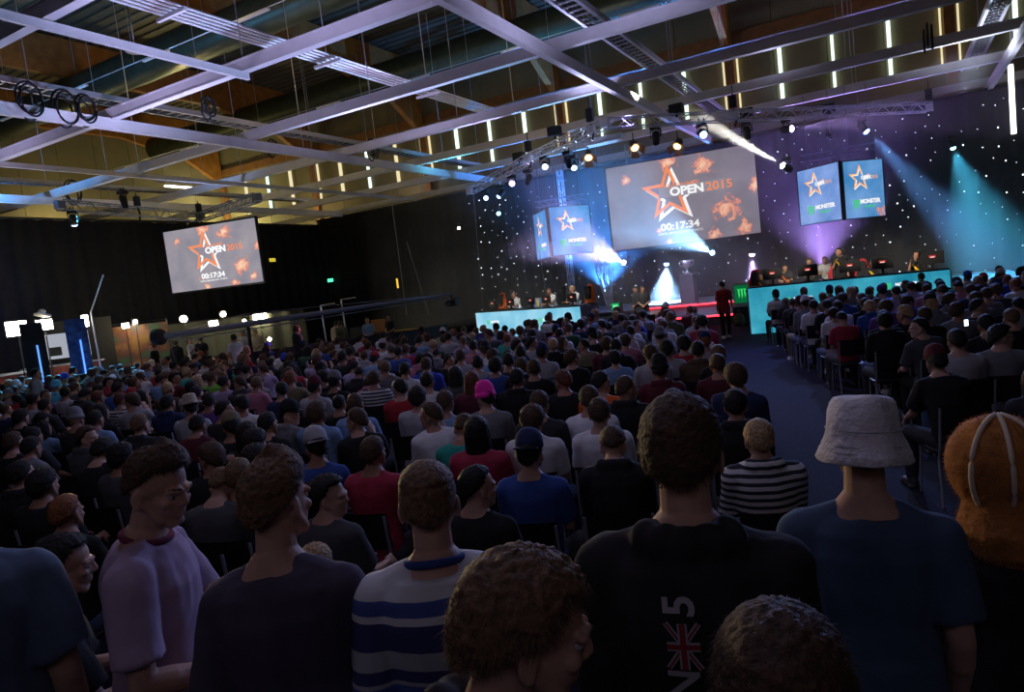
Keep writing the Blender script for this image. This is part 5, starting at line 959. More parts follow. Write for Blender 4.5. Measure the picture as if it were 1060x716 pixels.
_mb = MB()
for me in [CP['seat'], CP['backrest']] + CP['legs']:
    v = np.array([x.co[:] for x in me.vertices]); _mb.add(v, [tuple(p.vertices) for p in me.polygons], 1 if me in CP['legs'] else 0)
CHALL = _mb.mesh('chair_whole', [M['blackmetal'], M['steel']])
def seat_chair(x, y, rot, sc, side, near):
    lab, grp = (('black stacking chair under a spectator in the side block across the aisle', 'chairs of the side block') if side else ('black stacking chair under a spectator in the main block', 'chairs of the main block'))
    if near:
        o = empty('stacking_chair', (x, y, 0), lab, 'chair', grp, rot); o.scale = (sc,) * 3
        for k_ in ('seat', 'backrest'): link(k_, CP[k_], o)
        for l in CP['legs']: link('leg', l, o)
    else: o = link('stacking_chair', CHALL, None, None, (x, y, 0)); o.rotation_euler = (0, 0, rot); o.scale = (sc,) * 3; tag(o, lab, 'chair', grp)
rg = random.Random(5); placed = []; cand = []
th16 = math.radians(16); Tv = np.array([-math.sin(th16), math.cos(th16)]); Sv = np.array([math.cos(th16), math.sin(th16)])
for (cr, x, y, pose, shirt, cut, hair, style, hat, hc, lab) in S_:
    ox, oy, sc_ = CR[cr]; u, v = ox + x / sc_, oy + y / sc_; var = 'sit%d' % pose; face = HEADING + rg.uniform(-6, 6); sc = 1.05
    p = place_head(var, u, v, face, sc); side = cr in 'EF'
    placed.append(p[:2]); cand.append(dict(var=var, p=p, face=face, sc=sc, shirt=shirt, kind=cut, hair=hair or None, style=style or 'short', hat=hat or None, hatcol=hc or 'black', lab=lab, side=side, dist=math.hypot(p[0], p[1])))
for i in range(len(cand)):                                              # nobody sits on a neighbour's lap
    for _ in range(4):
        for j in range(i):
            p, q = cand[i]['p'], cand[j]['p']; d = math.hypot(p[0] - q[0], p[1] - q[1])
            if d < .46: r_ = math.hypot(p[0], p[1]); k_ = 1 + (.48 - d) / r_; cand[i]['p'] = (p[0] * k_, p[1] * k_, 0)
placed = [c['p'][:2] for c in cand]; n_manual = len(cand)
for u_, v_, z_ in ((242, 349, 1.7), (308, 340, 1.76), (38, 386, 1.62)): placed.append(tuple(at_z(u_, v_, z_)[:2]))
for u_, x_ in ((34, -23.6), (80, -23.9)):
    c_ = at_x(u_, 350, x_)
    for dx_ in (-.5, 0, .5):
        for dy_ in (-.5, 0, .5): placed.append((c_[0] + dx_, c_[1] + dy_))
def dist_ok(x, y, r): return all((x - a)**2 + (y - b)**2 > r * r for a, b in placed)
def barrier_ok(x, y):
    pts = bp_
    for (x0, y0), (x1, y1) in zip(pts[:-1], pts[1:]):
        if x0 <= x <= x1: return y < y0 + (y1 - y0) * (x - x0) / (x1 - x0) - .7
    return x > pts[-1][0]
DARK = ['black'] * 7 + ['charcoal'] * 4 + ['dark grey'] * 3 + ['navy'] * 3 + ['maroon', 'brown', 'olive', 'dark green', 'grey', 'blue', 'purple']
MIX = ['black'] * 5 + ['charcoal'] * 2 + ['dark grey'] * 2 + ['grey'] * 3 + ['light grey'] * 4 + ['white'] * 5 + ['navy'] * 2 + ['blue'] * 2 + ['light blue'] * 3 + ['lavender'] * 2 + ['maroon', 'red', 'crimson', 'teal', 'royal blue', 'dark green', 'pink', 'purple', 'beige', 'khaki']
HR = ['dark'] * 9 + ['black'] * 4 + ['brown'] * 9 + ['light brown'] * 3 + ['reddish', 'ginger', 'blond', 'blond']
for block in (0, 1):
    rows = np.arange(3.6, 19.8, 1.04) if block == 0 else np.arange(5.2, 20.4, 1.02)
    for ri, t in enumerate(rows):
        cols_ = np.arange(.45, -27, -.64) if block == 0 else np.arange(2.75, 9, .64)
        for ci, s_ in enumerate(cols_):
            s2 = s_ + rg.uniform(-.06, .06); t2 = t + rg.uniform(-.10, .10) + (0 if block == 0 else .0)
            x, y = Sv * s2 + Tv * t2
            if block == 0 and (y > 20.2 or (y > 22.6 - (x + 15) * .42 - 1.0 and x < -8.6) or not barrier_ok(x, y)): continue
            if block == 0 and t < 4.2 and s_ > -1.6: continue
            if block == 1 and (y > 21.4): continue
            pr = proj((x, y, 1.25))
            if pr is None or not (-25 < pr[0] < 1085 and 230 < pr[1] < 720): continue
            if not dist_ok(x, y, .53 if t > 9.5 else .66): continue
            d = math.hypot(x, y); pal = DARK if d < 9.5 else MIX
            hat = rg.choice(['cap', 'cap', 'cap_back', 'beanie']) if rg.random() < .09 else None
            placed.append((x, y)); cand.append(dict(var=rg.choice(['sit0', 'sit0', 'sit1', 'sit5', 'sit2'] + SEATED), p=(x, y, 0), face=HEADING + rg.uniform(-9, 9), sc=rg.uniform(.94, 1.10), shirt=rg.choice(pal), kind=rg.choice(['tee', 'tee', 'hoodie']), hair=rg.choice(HR), style=rg.choice(['short'] * 6 + ['buzz'] * 2 + ['medium'] * 3 + ['curly', 'long']), hat=hat, hatcol=rg.choice(['black', 'grey', 'navy', 'white', 'royal blue', 'red']), lab=0, side=bool(block), dist=d, row=ri, col=ci))
cand.sort(key=lambda c: c['dist'])
LIMIT = 266
for c in cand:
    if not c['lab'] and 'row' not in c: c['row'] = 0; c['col'] = int(abs(c['p'][0]) * 10) % 40
used = set()
rest = [c for i, c in enumerate(cand) if i >= LIMIT and not c['lab']]; keep = [c for i, c in enumerate(cand) if i < LIMIT or c['lab']]
over = len(keep) - LIMIT
if over > 0:                                                            # keep the nearest: far unlabelled ones go to the mass
    for c in reversed(list(keep)):
        if over <= 0: break
        if not c['lab']: keep.remove(c); rest.append(c); over -= 1
CUT = {'tee': 'tee', 'hoodie': 'hoodie'}; SD = {'short': 'short', 'buzz': 'cropped', 'medium': 'bushy', 'curly': 'curly', 'long': 'long'}
for i, c in enumerate(keep):
    if c['lab']: lab = c['lab']
    else:
        head = '%s %s' % (c['hatcol'], 'beanie' if c['hat'] == 'beanie' else 'cap') if c['hat'] else '%s %s hair' % (SD[c['style']], c['hair'])
        lab = '%s%s, %s %s, %s%s rear row, %s seat from aisle' % ('' if c['side'] else 'seated, ', head, c['shirt'], c['kind'], 'side block, ' if c['side'] else '', ordinal(c['row'] + 1), ordinal(c['col'] + 1))
    while lab in used: lab = lab + ' too'
    used.add(lab)
    o = person(c['var'], c['p'], c['face'], lab, c['shirt'], c['kind'], c['hair'], c['style'], c['hat'], c['hatcol'], rg.choice(['charcoal', 'black', 'denim', 'navy', 'khaki', 'dark grey']), rg.choice(['shoe', 'shoe', 'shoe_white']), rg.choice(['skin', 'skin_pale']), c['sc'], 'seated spectators')
    seat_chair(c['p'][0], c['p'][1], math.radians(c['face']), c['sc'], c['side'], c['dist'] < 9 or (c['side'] and c['dist'] < 16)); c['o'] = o
# the far rows as one mass
V, Fc, MI, mats, nb = [], [], [], [], 0; midx = {}
def mslot(m_):
    if m_.name not in midx: midx[m_.name] = len(mats); mats.append(m_)
    return midx[m_.name]
_cache = {}
def arrays(me):
    if me.name not in _cache: v = np.empty(len(me.vertices) * 3); me.vertices.foreach_get('co', v); _cache[me.name] = (v.reshape(-1, 3), [tuple(p.vertices) for p in me.polygons])
    return _cache[me.name]
LOW = {}
def low(me, ratio=.35):
    if me.name not in LOW:
        o = bpy.data.objects.new('tmp', me); C.objects.link(o); d = o.modifiers.new('d', 'DECIMATE'); d.ratio = ratio; LOW[me.name] = bpy.data.meshes.new_from_object(o.evaluated_get(bpy.context.evaluated_depsgraph_get())); bpy.data.objects.remove(o)
    return LOW[me.name]
mass = MB(); 
for c in rest:
    v = VAR[c['var']]; R = rz(c['face']) * c['sc']; P0 = np.array(c['p'], float)
    for me, m_ in ((low(v['body']), M['skin']), (low(v[c['kind']]), M['cloth ' + c['shirt']]), (low(v['trousers']), M['cloth black'])):
        a, f = arrays(me); mass.add(a @ R.T + P0, f, mslot(m_))
    Rh, hp = v['k']['Rh'], v['k']['head']
    for me, m_ in ([(low(HM['short' if c['hat'] else c['style']], .6), M['hair ' + c['hair']])] + ([(HAT[c['hat']], M['cloth ' + c['hatcol']])] if c['hat'] else [])):
        a, f = arrays(me); mass.add((a @ Rh.T + hp) @ R.T + P0, f, mslot(m_))
    a, f = arrays(CHALL); mass.add(a @ R.T + P0, f, mslot(M['blackmetal']))
print('people', len(keep), 'mass', len(rest), 'manual', n_manual)
if rest: o = obj('seated_crowd', mass, mats, None, True); tag(o, 'the many small far rows of seated spectators, too many to tell apart', 'crowd', None, 'stuff')
# ---------------------------------------------------------------- people who stand, walk or play
def seated_at(var, u, y, face, base, lab, **kw):
    sc = kw.pop('sc', 1.0); x = at_y(u, 280, y)[0]; q = rz(face) @ (np.array(VAR[var]['k']['head']) * sc); return person(var, (x - q[0], y, base), face, lab, sc=sc, **kw)
def stand(var, u, v, face, sc, base, lab, **kw):
    h = np.array(VAR[var]['k']['head']) * sc; p = at_z(u, v, base + h[2]); q = rz(face) @ h; return person(var, (p[0] - q[0], p[1] - q[1], base), face, lab, sc=sc, **kw)
stand('stand0', 242, 349, 60, 1.04, 0, 'person standing with back turned in white tee and dark red trousers', shirt='white', legs='maroon', hair='dark')
stand('stand0', 308, 340, -20, 1.08, 0, 'tall person in long dark coat standing above the seated rows', shirt='charcoal', kind='hoodie', hair='brown', style='medium')
stand('stand1', 38, 386, -40, 1.0, 0, 'person in grey top standing near the black column at the picture edge', shirt='grey', kind='tee', hair='dark')
person('walk', (-4.62, 21.7, 0), HEADING - 160 + 180 - 8, 'person in dark red tee and black leggings walking up the aisle with a bag', 'red', 'tee', 'dark', 'short', legs='black', shoe='shoe_white', sc=1.0)
def bag(p, lab, col): mb = MB(); mb.ell((0, 0, .2), (.15, .24, .2)); mb.ell((0, 0, .14), (.16, .26, .14)); o = link('carry_bag', remesh(mb, .03, 1, 3, 'bag', .02, 8), None, M['cloth ' + col], p); tag(o, lab, 'bag'); mb = MB(); mb.tube([(0, -.14, .33), (0, -.08, .5), (0, .08, .5), (0, .14, .33)], .012); obj('strap', mb, M['black'], o)
bag((-4.2, 21.62, .34), 'olive bag hanging from the hand of the person in dark red', 'olive')
seated_at('stand2', 870, 23.9, 176, .6, 'player standing behind the cyan desk in black and yellow shirt', shirt='black', hair='dark', style='short')
seated_at('stand1', 664, 25.6, 190, 0, 'person in dark tee and pale jeans standing beside the stage lights', shirt='charcoal', hair='brown', legs='light blue')
seated_at('stand1', 656, 25.9, 150, 0, 'person half hidden behind the one in pale jeans', shirt='charcoal', hair='dark', kind='hoodie')
seated_at('desk1', 790, 23.9, 185, .6, 'player hunched over at the aisle end of the cyan desk in black and orange', shirt='black', hair='dark', hat='cap', hatcol='black'); seated_at('desk0', 905, 23.9, 178, .6, 'player seated at the middle of the cyan desk in black and yellow shirt', shirt='black', hair='dark')
seated_at('sit9', 950, 23.8, 175, .66, 'player at the far end of the cyan desk with a hand raised to the headset', shirt='black', hair='dark', style='medium'); seated_at('desk0', 839, 25.3, 180, .8, 'hazy violet-lit figure sitting behind the cyan desk', shirt='charcoal', hair='brown'); seated_at('desk0', 855, 25.5, 175, .8, 'second hazy figure in pale top behind the cyan desk', shirt='light grey', hair='light brown')
seated_at('desk1', 814, 25.4, 185, .7, 'dim figure between the hunched player and the hazy ones', shirt='charcoal', hair='dark')
for u, lab, s_ in ((536, 'player in white shirt nearest the outer end of the pale desk', 'white'), (573, 'player in white shirt beside the black gaming chair', 'white'), (597, 'fair-haired player in white shirt at the stage end of the pale desk', 'white')):
    x, y = behind(u, 1.15); person('desk0', (x, y, .78), 180 + math.degrees(aL), lab, s_, 'tee', 'brown' if u != 597 else 'blond', 'short', sc=1.0)
for o_ in [p_ for p_ in PEOPLE if 'black and yellow' in p_['label'] or 'hunched' in p_['label'] or 'headset' in p_['label']]:   # yellow slash across the chest
    sh_ = [x for x in o_.children if x.name.startswith('shirt')][0]; v_ = np.empty(len(sh_.data.vertices) * 3); sh_.data.vertices.foreach_get('co', v_); b_ = BVHTree.FromPolygons([Vector(p) for p in v_.reshape(-1, 3)], [tuple(p.vertices) for p in sh_.data.polygons]); zt = max(v_[2::3]) - .10
    mb = MB(); V = []
    for i in range(11):
        for w_ in (-.035, .035):
            x_, z_ = -.11 + .022 * i + w_, zt - .36 + .030 * i; h_ = b_.ray_cast(Vector((x_, 1.5, z_)), Vector((0, -1, 0))); V.append((x_, (h_[0].y if h_[0] else .12) + .008, z_))
    mb.add(V, [(2 * i, 2 * i + 1, 2 * i + 3, 2 * i + 2) for i in range(10)]); obj('yellow_slash', mb, M['cloth yellow'] if 'hunched' not in o_['label'] else M['cloth orange'], sh_)
def stand_xy(var, u, v, x, face, lab, **kw):
    c = at_x(u, v, x); person(var, (c[0], c[1], 0), face, lab, **kw)
stand_xy('stand1', 159, 355, -23.5, 120, 'crew member in black standing before the orange banner', shirt='black', hair='reddish'); stand_xy('stand0', 181, 352, -23.6, 30, 'crew member in black behind the crane counterweight', shirt='black', kind='hoodie', hair='brown')
stand_xy('stand2', 196, 352, -24.5, -60, 'crew member in white tee beside the crane counterweight', shirt='white', hair='brown'); stand_xy('stand0', 207, 350, -24, 40, 'crew member in black tee before the lit backdrop cloth', shirt='black', hair='brown')
stand_xy('stand2', 252, 350, -24.2, 200, 'brightly lit crew member facing the crowd below the wide work light', shirt='light grey', hair='light brown'); stand_xy('stand1', 266, 352, -23.0, 210, 'second lit figure near the wide work light', shirt='beige', hair='brown')
stand_xy('stand0', 347, 330, -19.5, 20, 'crew member in beige jacket by the angled light stand', shirt='beige', kind='hoodie', hair='dark'); stand_xy('stand0', 352, 330, -19.2, 60, 'second crew member in olive beside the beige jacket', shirt='olive', kind='hoodie', hair='dark')
stand_xy('stand1', 380, 328, -18.2, 200, 'crew member in blue tee leaning at the wooden lid', shirt='light blue', hair='dark'); stand_xy('stand1', 402, 322, -18, 170, 'dark-clothed operator behind the yellow tape desk', shirt='black', hair='dark')
# ---------------------------------------------------------------- the people standing close to the camera
mb = MB(); mb.box((-1.2, 1.0, .07), (5.4, 4.0, .14)); o = obj('standing_platform', mb, M['skirt']); o.rotation_euler = (0, 0, math.radians(16)); tag(o, 'low black platform under the people standing at the rear', 'platform')
ARM['hold'] = ((.07, .02, -.28), (-.15, .19, -.07)); ARM['hold2'] = ((.03, .10, -.26), (-.12, .20, -.06)); ARM['side'] = ((.045, -.03, -.29), (.0, .10, -.23))
M['lilac'] = principled('lilac_tee', (.40, .30, .42), .92, noise_amt=.10, scale=7, bump=.3); M['darktee'] = principled('dark_plum_tee', (.065, .055, .085), .92, noise_amt=.1, scale=8, bump=.3)
M['bluetee'] = principled('washed_blue_tee', (.055, .09, .15), .92, noise_amt=.15, scale=6, bump=.3); M['hoodie'] = principled('black_hoodie', (.018, .016, .018), .95, noise_amt=.25, scale=12, bump=.4)
M['collar'] = principled('dark_collar', (.16, .03, .06), .9); M['bluecollar'] = principled('blue_collar', (.03, .05, .20), .9); M['hatcloth'] = principled('pale_denim', (.60, .58, .62), .95, noise_amt=.08, scale=60, bump=.5)
M['plush'] = principled('brown_plush', (.34, .13, .03), .95, noise_amt=.25, scale=20, bump=.6); M['cream'] = principled('cream_plush', (.6, .5, .36), .95)
M['eye'] = principled('eyeball', (.30, .28, .27), .2); M['iris'] = principled('iris', (.03, .03, .04), .2)
M['chino'] = principled('pale_chinos', (.42, .38, .40), .9, noise_amt=.1, scale=9, bump=.3)
NAVY, WHT, BLU, GRY = (.028, .032, .12), (.52, .53, .56), (.05, .08, .28), (.30, .32, .34)
def collar(k, o, mat, r=.068, z=.565, t=.011):
    mb = MB(); mb.tube([k['tp'](r * math.cos(a) * 1.12, -.012 + r * math.sin(a), z - .012 * math.sin(a)) for a in np.linspace(0, 2 * PI, 33)], t, 8); return obj('collar', mb, mat, o, True)
def hero(lab, u, v, dep, face, P, kind, shirt, hair, style, n, L, legs='denim', base=.14, skin='skin_pale', curl=.3, fold=.012, vox=.0048, w=.0011, maxs=1.13, hat=None):
    P.setdefault('neck', .034); k = skeleton(P); hp = np.array(k['head']); W = at_depth(u, v, dep); sc = min(maxs, max(.85, (W[2] - base) / hp[2])); q = rz(face) @ (hp * sc); loc = (W[0] - q[0], W[1] - q[1], base)
    o = link('person', body_mesh(k, P, vox, 1.0), None, M[skin], loc); o.rotation_euler = (0, 0, math.radians(face)); o.scale = (sc,) * 3; tag(o, lab, 'person')
    sh = link('shirt' if kind == 'tee' else 'jacket', shirt_mesh(k, P, kind, .008, 1.0, fold), o, shirt); link('trousers', trousers_mesh(k, P, .014, 1.0), o, M['chino'] if legs == 'chino' else M['cloth ' + legs]); [link('shoe', q_, o, M['shoe']) for q_ in shoes_mesh(k, .5)]
    hm = Matrix([list(r) for r in k['Rh']]).to_4x4(); hm.translation = Vector(hp)
    if style:
        h = MB(); hair_mesh(style, True, h); strands(h, style, n, L, int(abs(u)), curl, w); h = link('hair', h.mesh('hair', (), True), o, M['hair ' + hair]); h.matrix_local = hm
    for s_ in (-1, 1):
        mb = MB(); mb.ell((s_ * .031, .0715, .001), (.0130, .0125, .0095), nu=16, nv=12); e = obj('eye', mb, M['eye'], o, True); e.matrix_local = hm; mb = MB(); mb.ell((s_ * .031, .082, -.002), (.0055, .003, .0055), nu=12, nv=8); i_ = obj('iris', mb, M['iris'], e, True)
        mb = MB(); rg2 = np.random.RandomState(3)
        for j in range(70):
            t = rg2.uniform(0, 1); p = np.array([s_ * (.014 + .036 * t), .0985 - .022 * t * t, .024 + .004 * math.sin(t * PI) + rg2.uniform(-.003, .003)]); d = np.array([s_ * .009, -.003 * t, .002]); mb.add([p, p + [0, 0, .0012], p + d], [(0, 1, 2)])
        e = obj('eyebrow', mb, M['hair ' + (hair or 'brown')], o); e.matrix_local = hm
    PEOPLE.append(o); return o, k, sh, sc, hm
h1, k1, s1_, sc1, _ = hero('young man in lilac tee with dark collar standing sideways, hands together in front', 164, 505, 2.28, -52, dict(seat=False, lean=5, yaw=-24, nod=14, armL='hold2', armR='hold', curl=.9, fs=9, wid=.94), 'tee', M['lilac'], 'brown', 'quiff', 5200, .026, legs='chino')
collar(k1, h1, M['collar'])
mw = (np.array(k1['WL']) + np.array(k1['WR'])) / 2 * sc1; q = rz(-52) @ (mw + [0, .10, -.03]) + np.array(h1.location); mb = MB(); rr = []
for z in (0, .008): rr.append(np.array([[.036 * math.copysign(abs(math.cos(t))**.3, math.cos(t)), .072 * math.copysign(abs(math.sin(t))**.3, math.sin(t)), z] for t in np.linspace(0, 2 * PI, 24, endpoint=False)]))
mb.rings(rr); o = obj('mobile_phone', mb, M['cloth light grey']); o.location = q; o.rotation_euler = (.4, .1, 1.0); tag(o, 'pale phone held low by the young man in lilac tee', 'phone')
hero('young man with high swept hair and dark plum tee seen from behind, head turned aside', 287, 520, 2.0, 27, dict(seat=False, lean=6, side=-3, yaw=-22, armL='side', armR='hold2', fs=7), 'tee', M['darktee'], 'light brown', 'quiff', 7000, .034)
M['bands'] = None
kk = skeleton(dict(seat=False, lean=2, neck=.034)); zc = kk['head'][2]
def zz(y): return zc - (y - 520) * .00275 / 1.02
st_ = [(zz(760), NAVY), (zz(700), BLU), (zz(685), GRY), (zz(680), NAVY), (zz(667), GRY), (zz(648), NAVY), (zz(620), WHT), (zz(612), BLU), (zz(598), WHT), (zz(570), WHT)]
M['bands'] = striped('banded_sweater', st_); h3, k3, _, _, _ = hero('cropped-haired man in blue and white banded sweater seen from behind', 444, 520, 1.98, 34, dict(seat=False, lean=2, armL='side', armR='side', fs=6), 'long', M['bands'], 'light brown', 'buzz', 6500, .009, w=.0009, fold=.008); collar(k3, h3, M['bluecollar'], .07, .57, .012)
hero('boy with thick tousled brown hair in profile, nearest to the lens', 546, 652, 1.14, -52, dict(seat=False, lean=10, nod=16, yaw=-2, armL='side', armR='side', wid=.85), 'hoodie', M['hoodie'], 'light brown', 'mop', 15000, .030, vox=.0042, curl=.30, w=.0009)
h5, k5, s5_, sc5, _ = hero('broad man in black hoodie with grey letters and a flag down the back', 706, 468, 1.66, 14, dict(seat=False, lean=4, yaw=-4, armL='side', armR='side', wid=1.04, fs=5), 'hoodie', M['hoodie'], 'brown', 'short', 8000, .022, w=.0009, fold=.016)
h6, k6, _, _, _ = hero('top of a greying brown head at the lower edge of the picture', 812, 728, .92, 8, dict(seat=False, lean=4, nod=10, armL='side', armR='side'), 'tee', M['hoodie'], 'brown', 'short', 12000, .024, w=.0007, curl=.5)
h7, k7, s7_, sc7, hm7 = hero('man in pale bucket hat and washed blue tee seen from behind', 893, 462, 2.02, 8, dict(seat=False, lean=3, tilt=3, armL='side', armR='side', fs=5, wid=.98), 'tee', M['bluetee'], 'light brown', 'buzz', 2500, .01, fold=.016)
mb = MB(); mb.lathe([(.0, .128), (.03, .1285), (.058, .125), (.074, .117), (.080, .105), (.086, .080), (.093, .045), (.098, .020), (.101, .012), (.108, -.006), (.118, -.030), (.127, -.052), (.124, -.055), (.118, -.028), (.098, .0), (.090, .02), (.084, .06), (.07, .10), (0, .115)], n=72)
v = np.concatenate(mb.v); v[:, 1] = v[:, 1] * 1.1 - .012
for i, p in enumerate(v): v[i] += np.array(noise.noise_vector(Vector(p * 14))) * .013 * (1 if p[2] > .03 else .6)
mb.v = [v + [0, 0, .025]]; hatm = mb.mesh('hat', (M['hatcloth'],), True); hat = link('bucket_hat', hatm, h7); hat.matrix_local = hm7 @ Matrix.Rotation(math.radians(-6), 4, 'X')
for zb in (.036, -.005, -.022): mb = MB(); mb.tube([((.099 if zb > .03 else (.1085 if zb > -.01 else .1155)) * math.cos(t), -.012 + 1.1 * (.099 if zb > .03 else (.1085 if zb > -.01 else .1155)) * math.sin(t), zb + .022) for t in np.linspace(0, 2 * PI, 60)], .0012, 4); e = obj('stitching', mb, M['cloth light grey'], hat)
# plush-hooded person at the picture edge
h8, k8, _, sc8, hm8 = hero('person at the picture edge in brown plush hood and black coat with yellow patches', 1034, 490, 2.25, 6, dict(seat=False, lean=6, armL='side', armR='side'), 'hoodie', M['hoodie'], 'dark', 'short', 200, .02, base=.0)
mb = MB(); mb.ell((0, -.02, .04), (.155, .165, .165), nu=40, nv=28); mb.cap((0, -.06, -.08), .12, (0, -.07, -.16), .15, 20); hd = remesh(mb, .008, 1, 4, 'hood', .006, 14); hd.materials.append(M['plush']); hood = link('plush_hood', hd, h8); hood.matrix_local = hm8
mb = MB(); rg2 = np.random.RandomState(9)
for p_ in list(hd.polygons)[::3]:
    c, n_ = np.array(p_.center), np.array(p_.normal); d = nrm(n_ * .7 + rg2.normal(size=3) * .35 + [0, 0, -.3]) * .014; s__ = nrm(np.cross(d, n_ + .01)) * .0012; mb.add([c - s__, c + s__, c + d], [(0, 1, 2)])
e = obj('fur', mb, M['plush'], hood)
for a in (-38, 0, 38):
    mb = MB(); mb.tube([np.array([0, -.02, .04]) + rz(a) @ np.array([0, -.170 * math.cos(t), .170 * math.sin(t)]) for t in np.linspace(-.7, 1.5, 20)], .008, 8); obj('piping', mb, M['cream'], hood, True)
for s_ in (-1, 1): mb = MB(); mb.ell(np.array(k8['S' + 'LR'[s_ > 0]]) + [s_ * .02, -.03, .035], (.06, .055, .055)); obj('yellow_patch', mb, M['cloth yellow'], h8, True)
hero('arm and shoulder of a person in blue tee cut by the picture edge', -62, 515, 2.0, 60, dict(seat=False, lean=2, armL='side', armR='side', wid=1.05), 'tee', principled('slate_blue_tee', (.09, .13, .20), .92, noise_amt=.1, scale=7, bump=.3), 'brown', 'short', 800, .02)
h10, k10, _, _, _ = hero('dark-haired person in black seen in profile low beside the blue tee arm', 68, 585, 3.1, -25, dict(lean=10, yaw=-12, nod=8), 'tee', M['cloth black'], 'black', 'short', 2500, .02, base=0)
hero('fair-haired child seated between the plum tee and the banded sweater', 328, 588, 3.3, 20, dict(lean=8, nod=6), 'tee', M['cloth grey'], 'blond', 'short', 2500, .02, base=0, maxs=.95)
# writing down the back of the black hoodie
_v = np.empty(len(s5_.data.vertices) * 3); s5_.data.vertices.foreach_get('co', _v); bv = BVHTree.FromPolygons([Vector(p) for p in _v.reshape(-1, 3)], [tuple(p.vertices) for p in s5_.data.polygons])
def onto_back(me, cx, cz, name, mat, off=.0035):
    """lay a flat mesh (x right, y up) onto the back of the hoodie"""
    for vv in me.vertices:
        x, z = cx + vv.co.x, cz + vv.co.y; h_ = bv.ray_cast(Vector((x, -1, z)), Vector((0, 1, 0))); y = (h_[0].y if h_[0] else -.12) - off - (0.001 if vv.co.z > 0 else 0); vv.co = (x, y, z)
    me.update(); return link(name, me, s5_, mat)
def sub(me, n=3):
    bm = bmesh.new(); bm.from_mesh(me); bmesh.ops.triangulate(bm, faces=bm.faces); 
    for _ in range(n): bmesh.ops.subdivide_edges(bm, edges=[e for e in bm.edges if e.calc_length() > .012], cuts=1)
    bm.to_mesh(me); bm.free(); return me
def back_xz(u, v):
    d = ray(u, v); p = EYE + d * (1.55 / F); q = rz(-14) @ (p - np.array(h5.location)) / sc5; return q[0], q[2]
TXT = principled('print_grey', (.34, .33, .36), .8); RED = principled('print_red', (.22, .02, .03), .8)
for t, u, v, s_ in (('5', 704, 615, .085), ('N', 711, 699, .085)):
    me = text_mesh(t, s_, 0, .002); me.transform(Matrix.Rotation(PI / 2, 4, 'Z')); x, z = back_xz(u, v); onto_back(sub(me), x, z, 'lettering', TXT)
fx, fz = back_xz(708, 657); fw_, fh_ = .064, .096
def strip(p, q, w_):
    p, q = np.array(p), np.array(q); d = nrm(q - p); n_ = np.array([-d[1], d[0]]) * w_ / 2; b = MB(); N_ = 10; V = []
    for i in range(N_ + 1): c = p + (q - p) * i / N_; V += [(*(c - n_), 0), (*(c + n_), 0)]
    b.add(V, [(2 * i, 2 * i + 1, 2 * i + 3, 2 * i + 2) for i in range(N_)]); return b.mesh('flag_print')
W2, H2 = fw_ / 2, fh_ / 2
for p, q, w_, m_, off in (((-W2, -H2), (W2, H2), .011, TXT, .003), ((-W2, H2), (W2, -H2), .011, TXT, .003), ((-W2, -H2), (W2, H2), .004, RED, .0045), ((-W2, H2), (W2, -H2), .004, RED, .0045), ((0, -H2), (0, H2), .019, TXT, .006), ((-W2, 0), (W2, 0), .019, TXT, .006), ((0, -H2), (0, H2), .011, RED, .0075), ((-W2, 0), (W2, 0), .011, RED, .0075)): onto_back(strip(p, q, w_), fx, fz, 'flag_print', m_, off)
# curved black print on the white tee, lit phones in the rows
for c in keep:
    if c['lab'] and 'curved black print' in c['lab']:
        o = c['o']; sh = [x for x in o.children if x.name.startswith('shirt')][0]; v_ = np.empty(len(sh.data.vertices) * 3); sh.data.vertices.foreach_get('co', v_); bv = BVHTree.FromPolygons([Vector(p) for p in v_.reshape(-1, 3)], [tuple(p.vertices) for p in sh.data.polygons])
        for s_ in (-1, 1):
            b = MB(); V = []
            for i in range(13): a = (i / 12 - .5) * 2.2; r1 = .055; V += [(s_ * (.075 - r1 * math.cos(a)) * 1, r1 * math.sin(a), 0), (s_ * (.075 - (r1 - .018 * math.cos(a)) * math.cos(a)), (r1 - .006) * math.sin(a), 0)]
            b.add(V, [(2 * i, 2 * i + 1, 2 * i + 3, 2 * i + 2) for i in range(12)]); s5_ = sh; onto_back(b.mesh('print'), 0, .965, 'curved_print', M['cloth black'], .006)
PH = emission('phone_screen', (.75, .9, 1), 3.0)
for i, (u, v, z, lab) in enumerate(((1000, 333, 1.28, 'lit phone held up in the side block'), (1009, 334, 0, 0), (268, 440, .80, 'white glowing phone low in the rows beside the camouflage cap'), (388, 449, .75, 'small glowing phone behind the mid blue tee'), (511, 355, 1.0, 'tiny lit phone among the centre rows'), (966, 419, .65, 'warm lit phone in the lap of the sleeveless hooded top'), (118, 489, .85, 'small orange-lit phone beside the bushy-haired rear row'))):
    if not lab: continue
    c = at_z(u, v, z); o = empty('mobile_phone', tuple(c), lab, 'phone', None, math.radians(16)); mb = MB(); mb.box((0, 0, 0), (.08, .012, .145)); obj('phone_case', mb, M['black'], o); mb = MB(); mb.box((0, -.008, 0), (.07, .004, .125)); obj('phone_screen', mb, PH, o); o.rotation_euler.x = .3 if i else 0; o.scale = (.62,) * 3
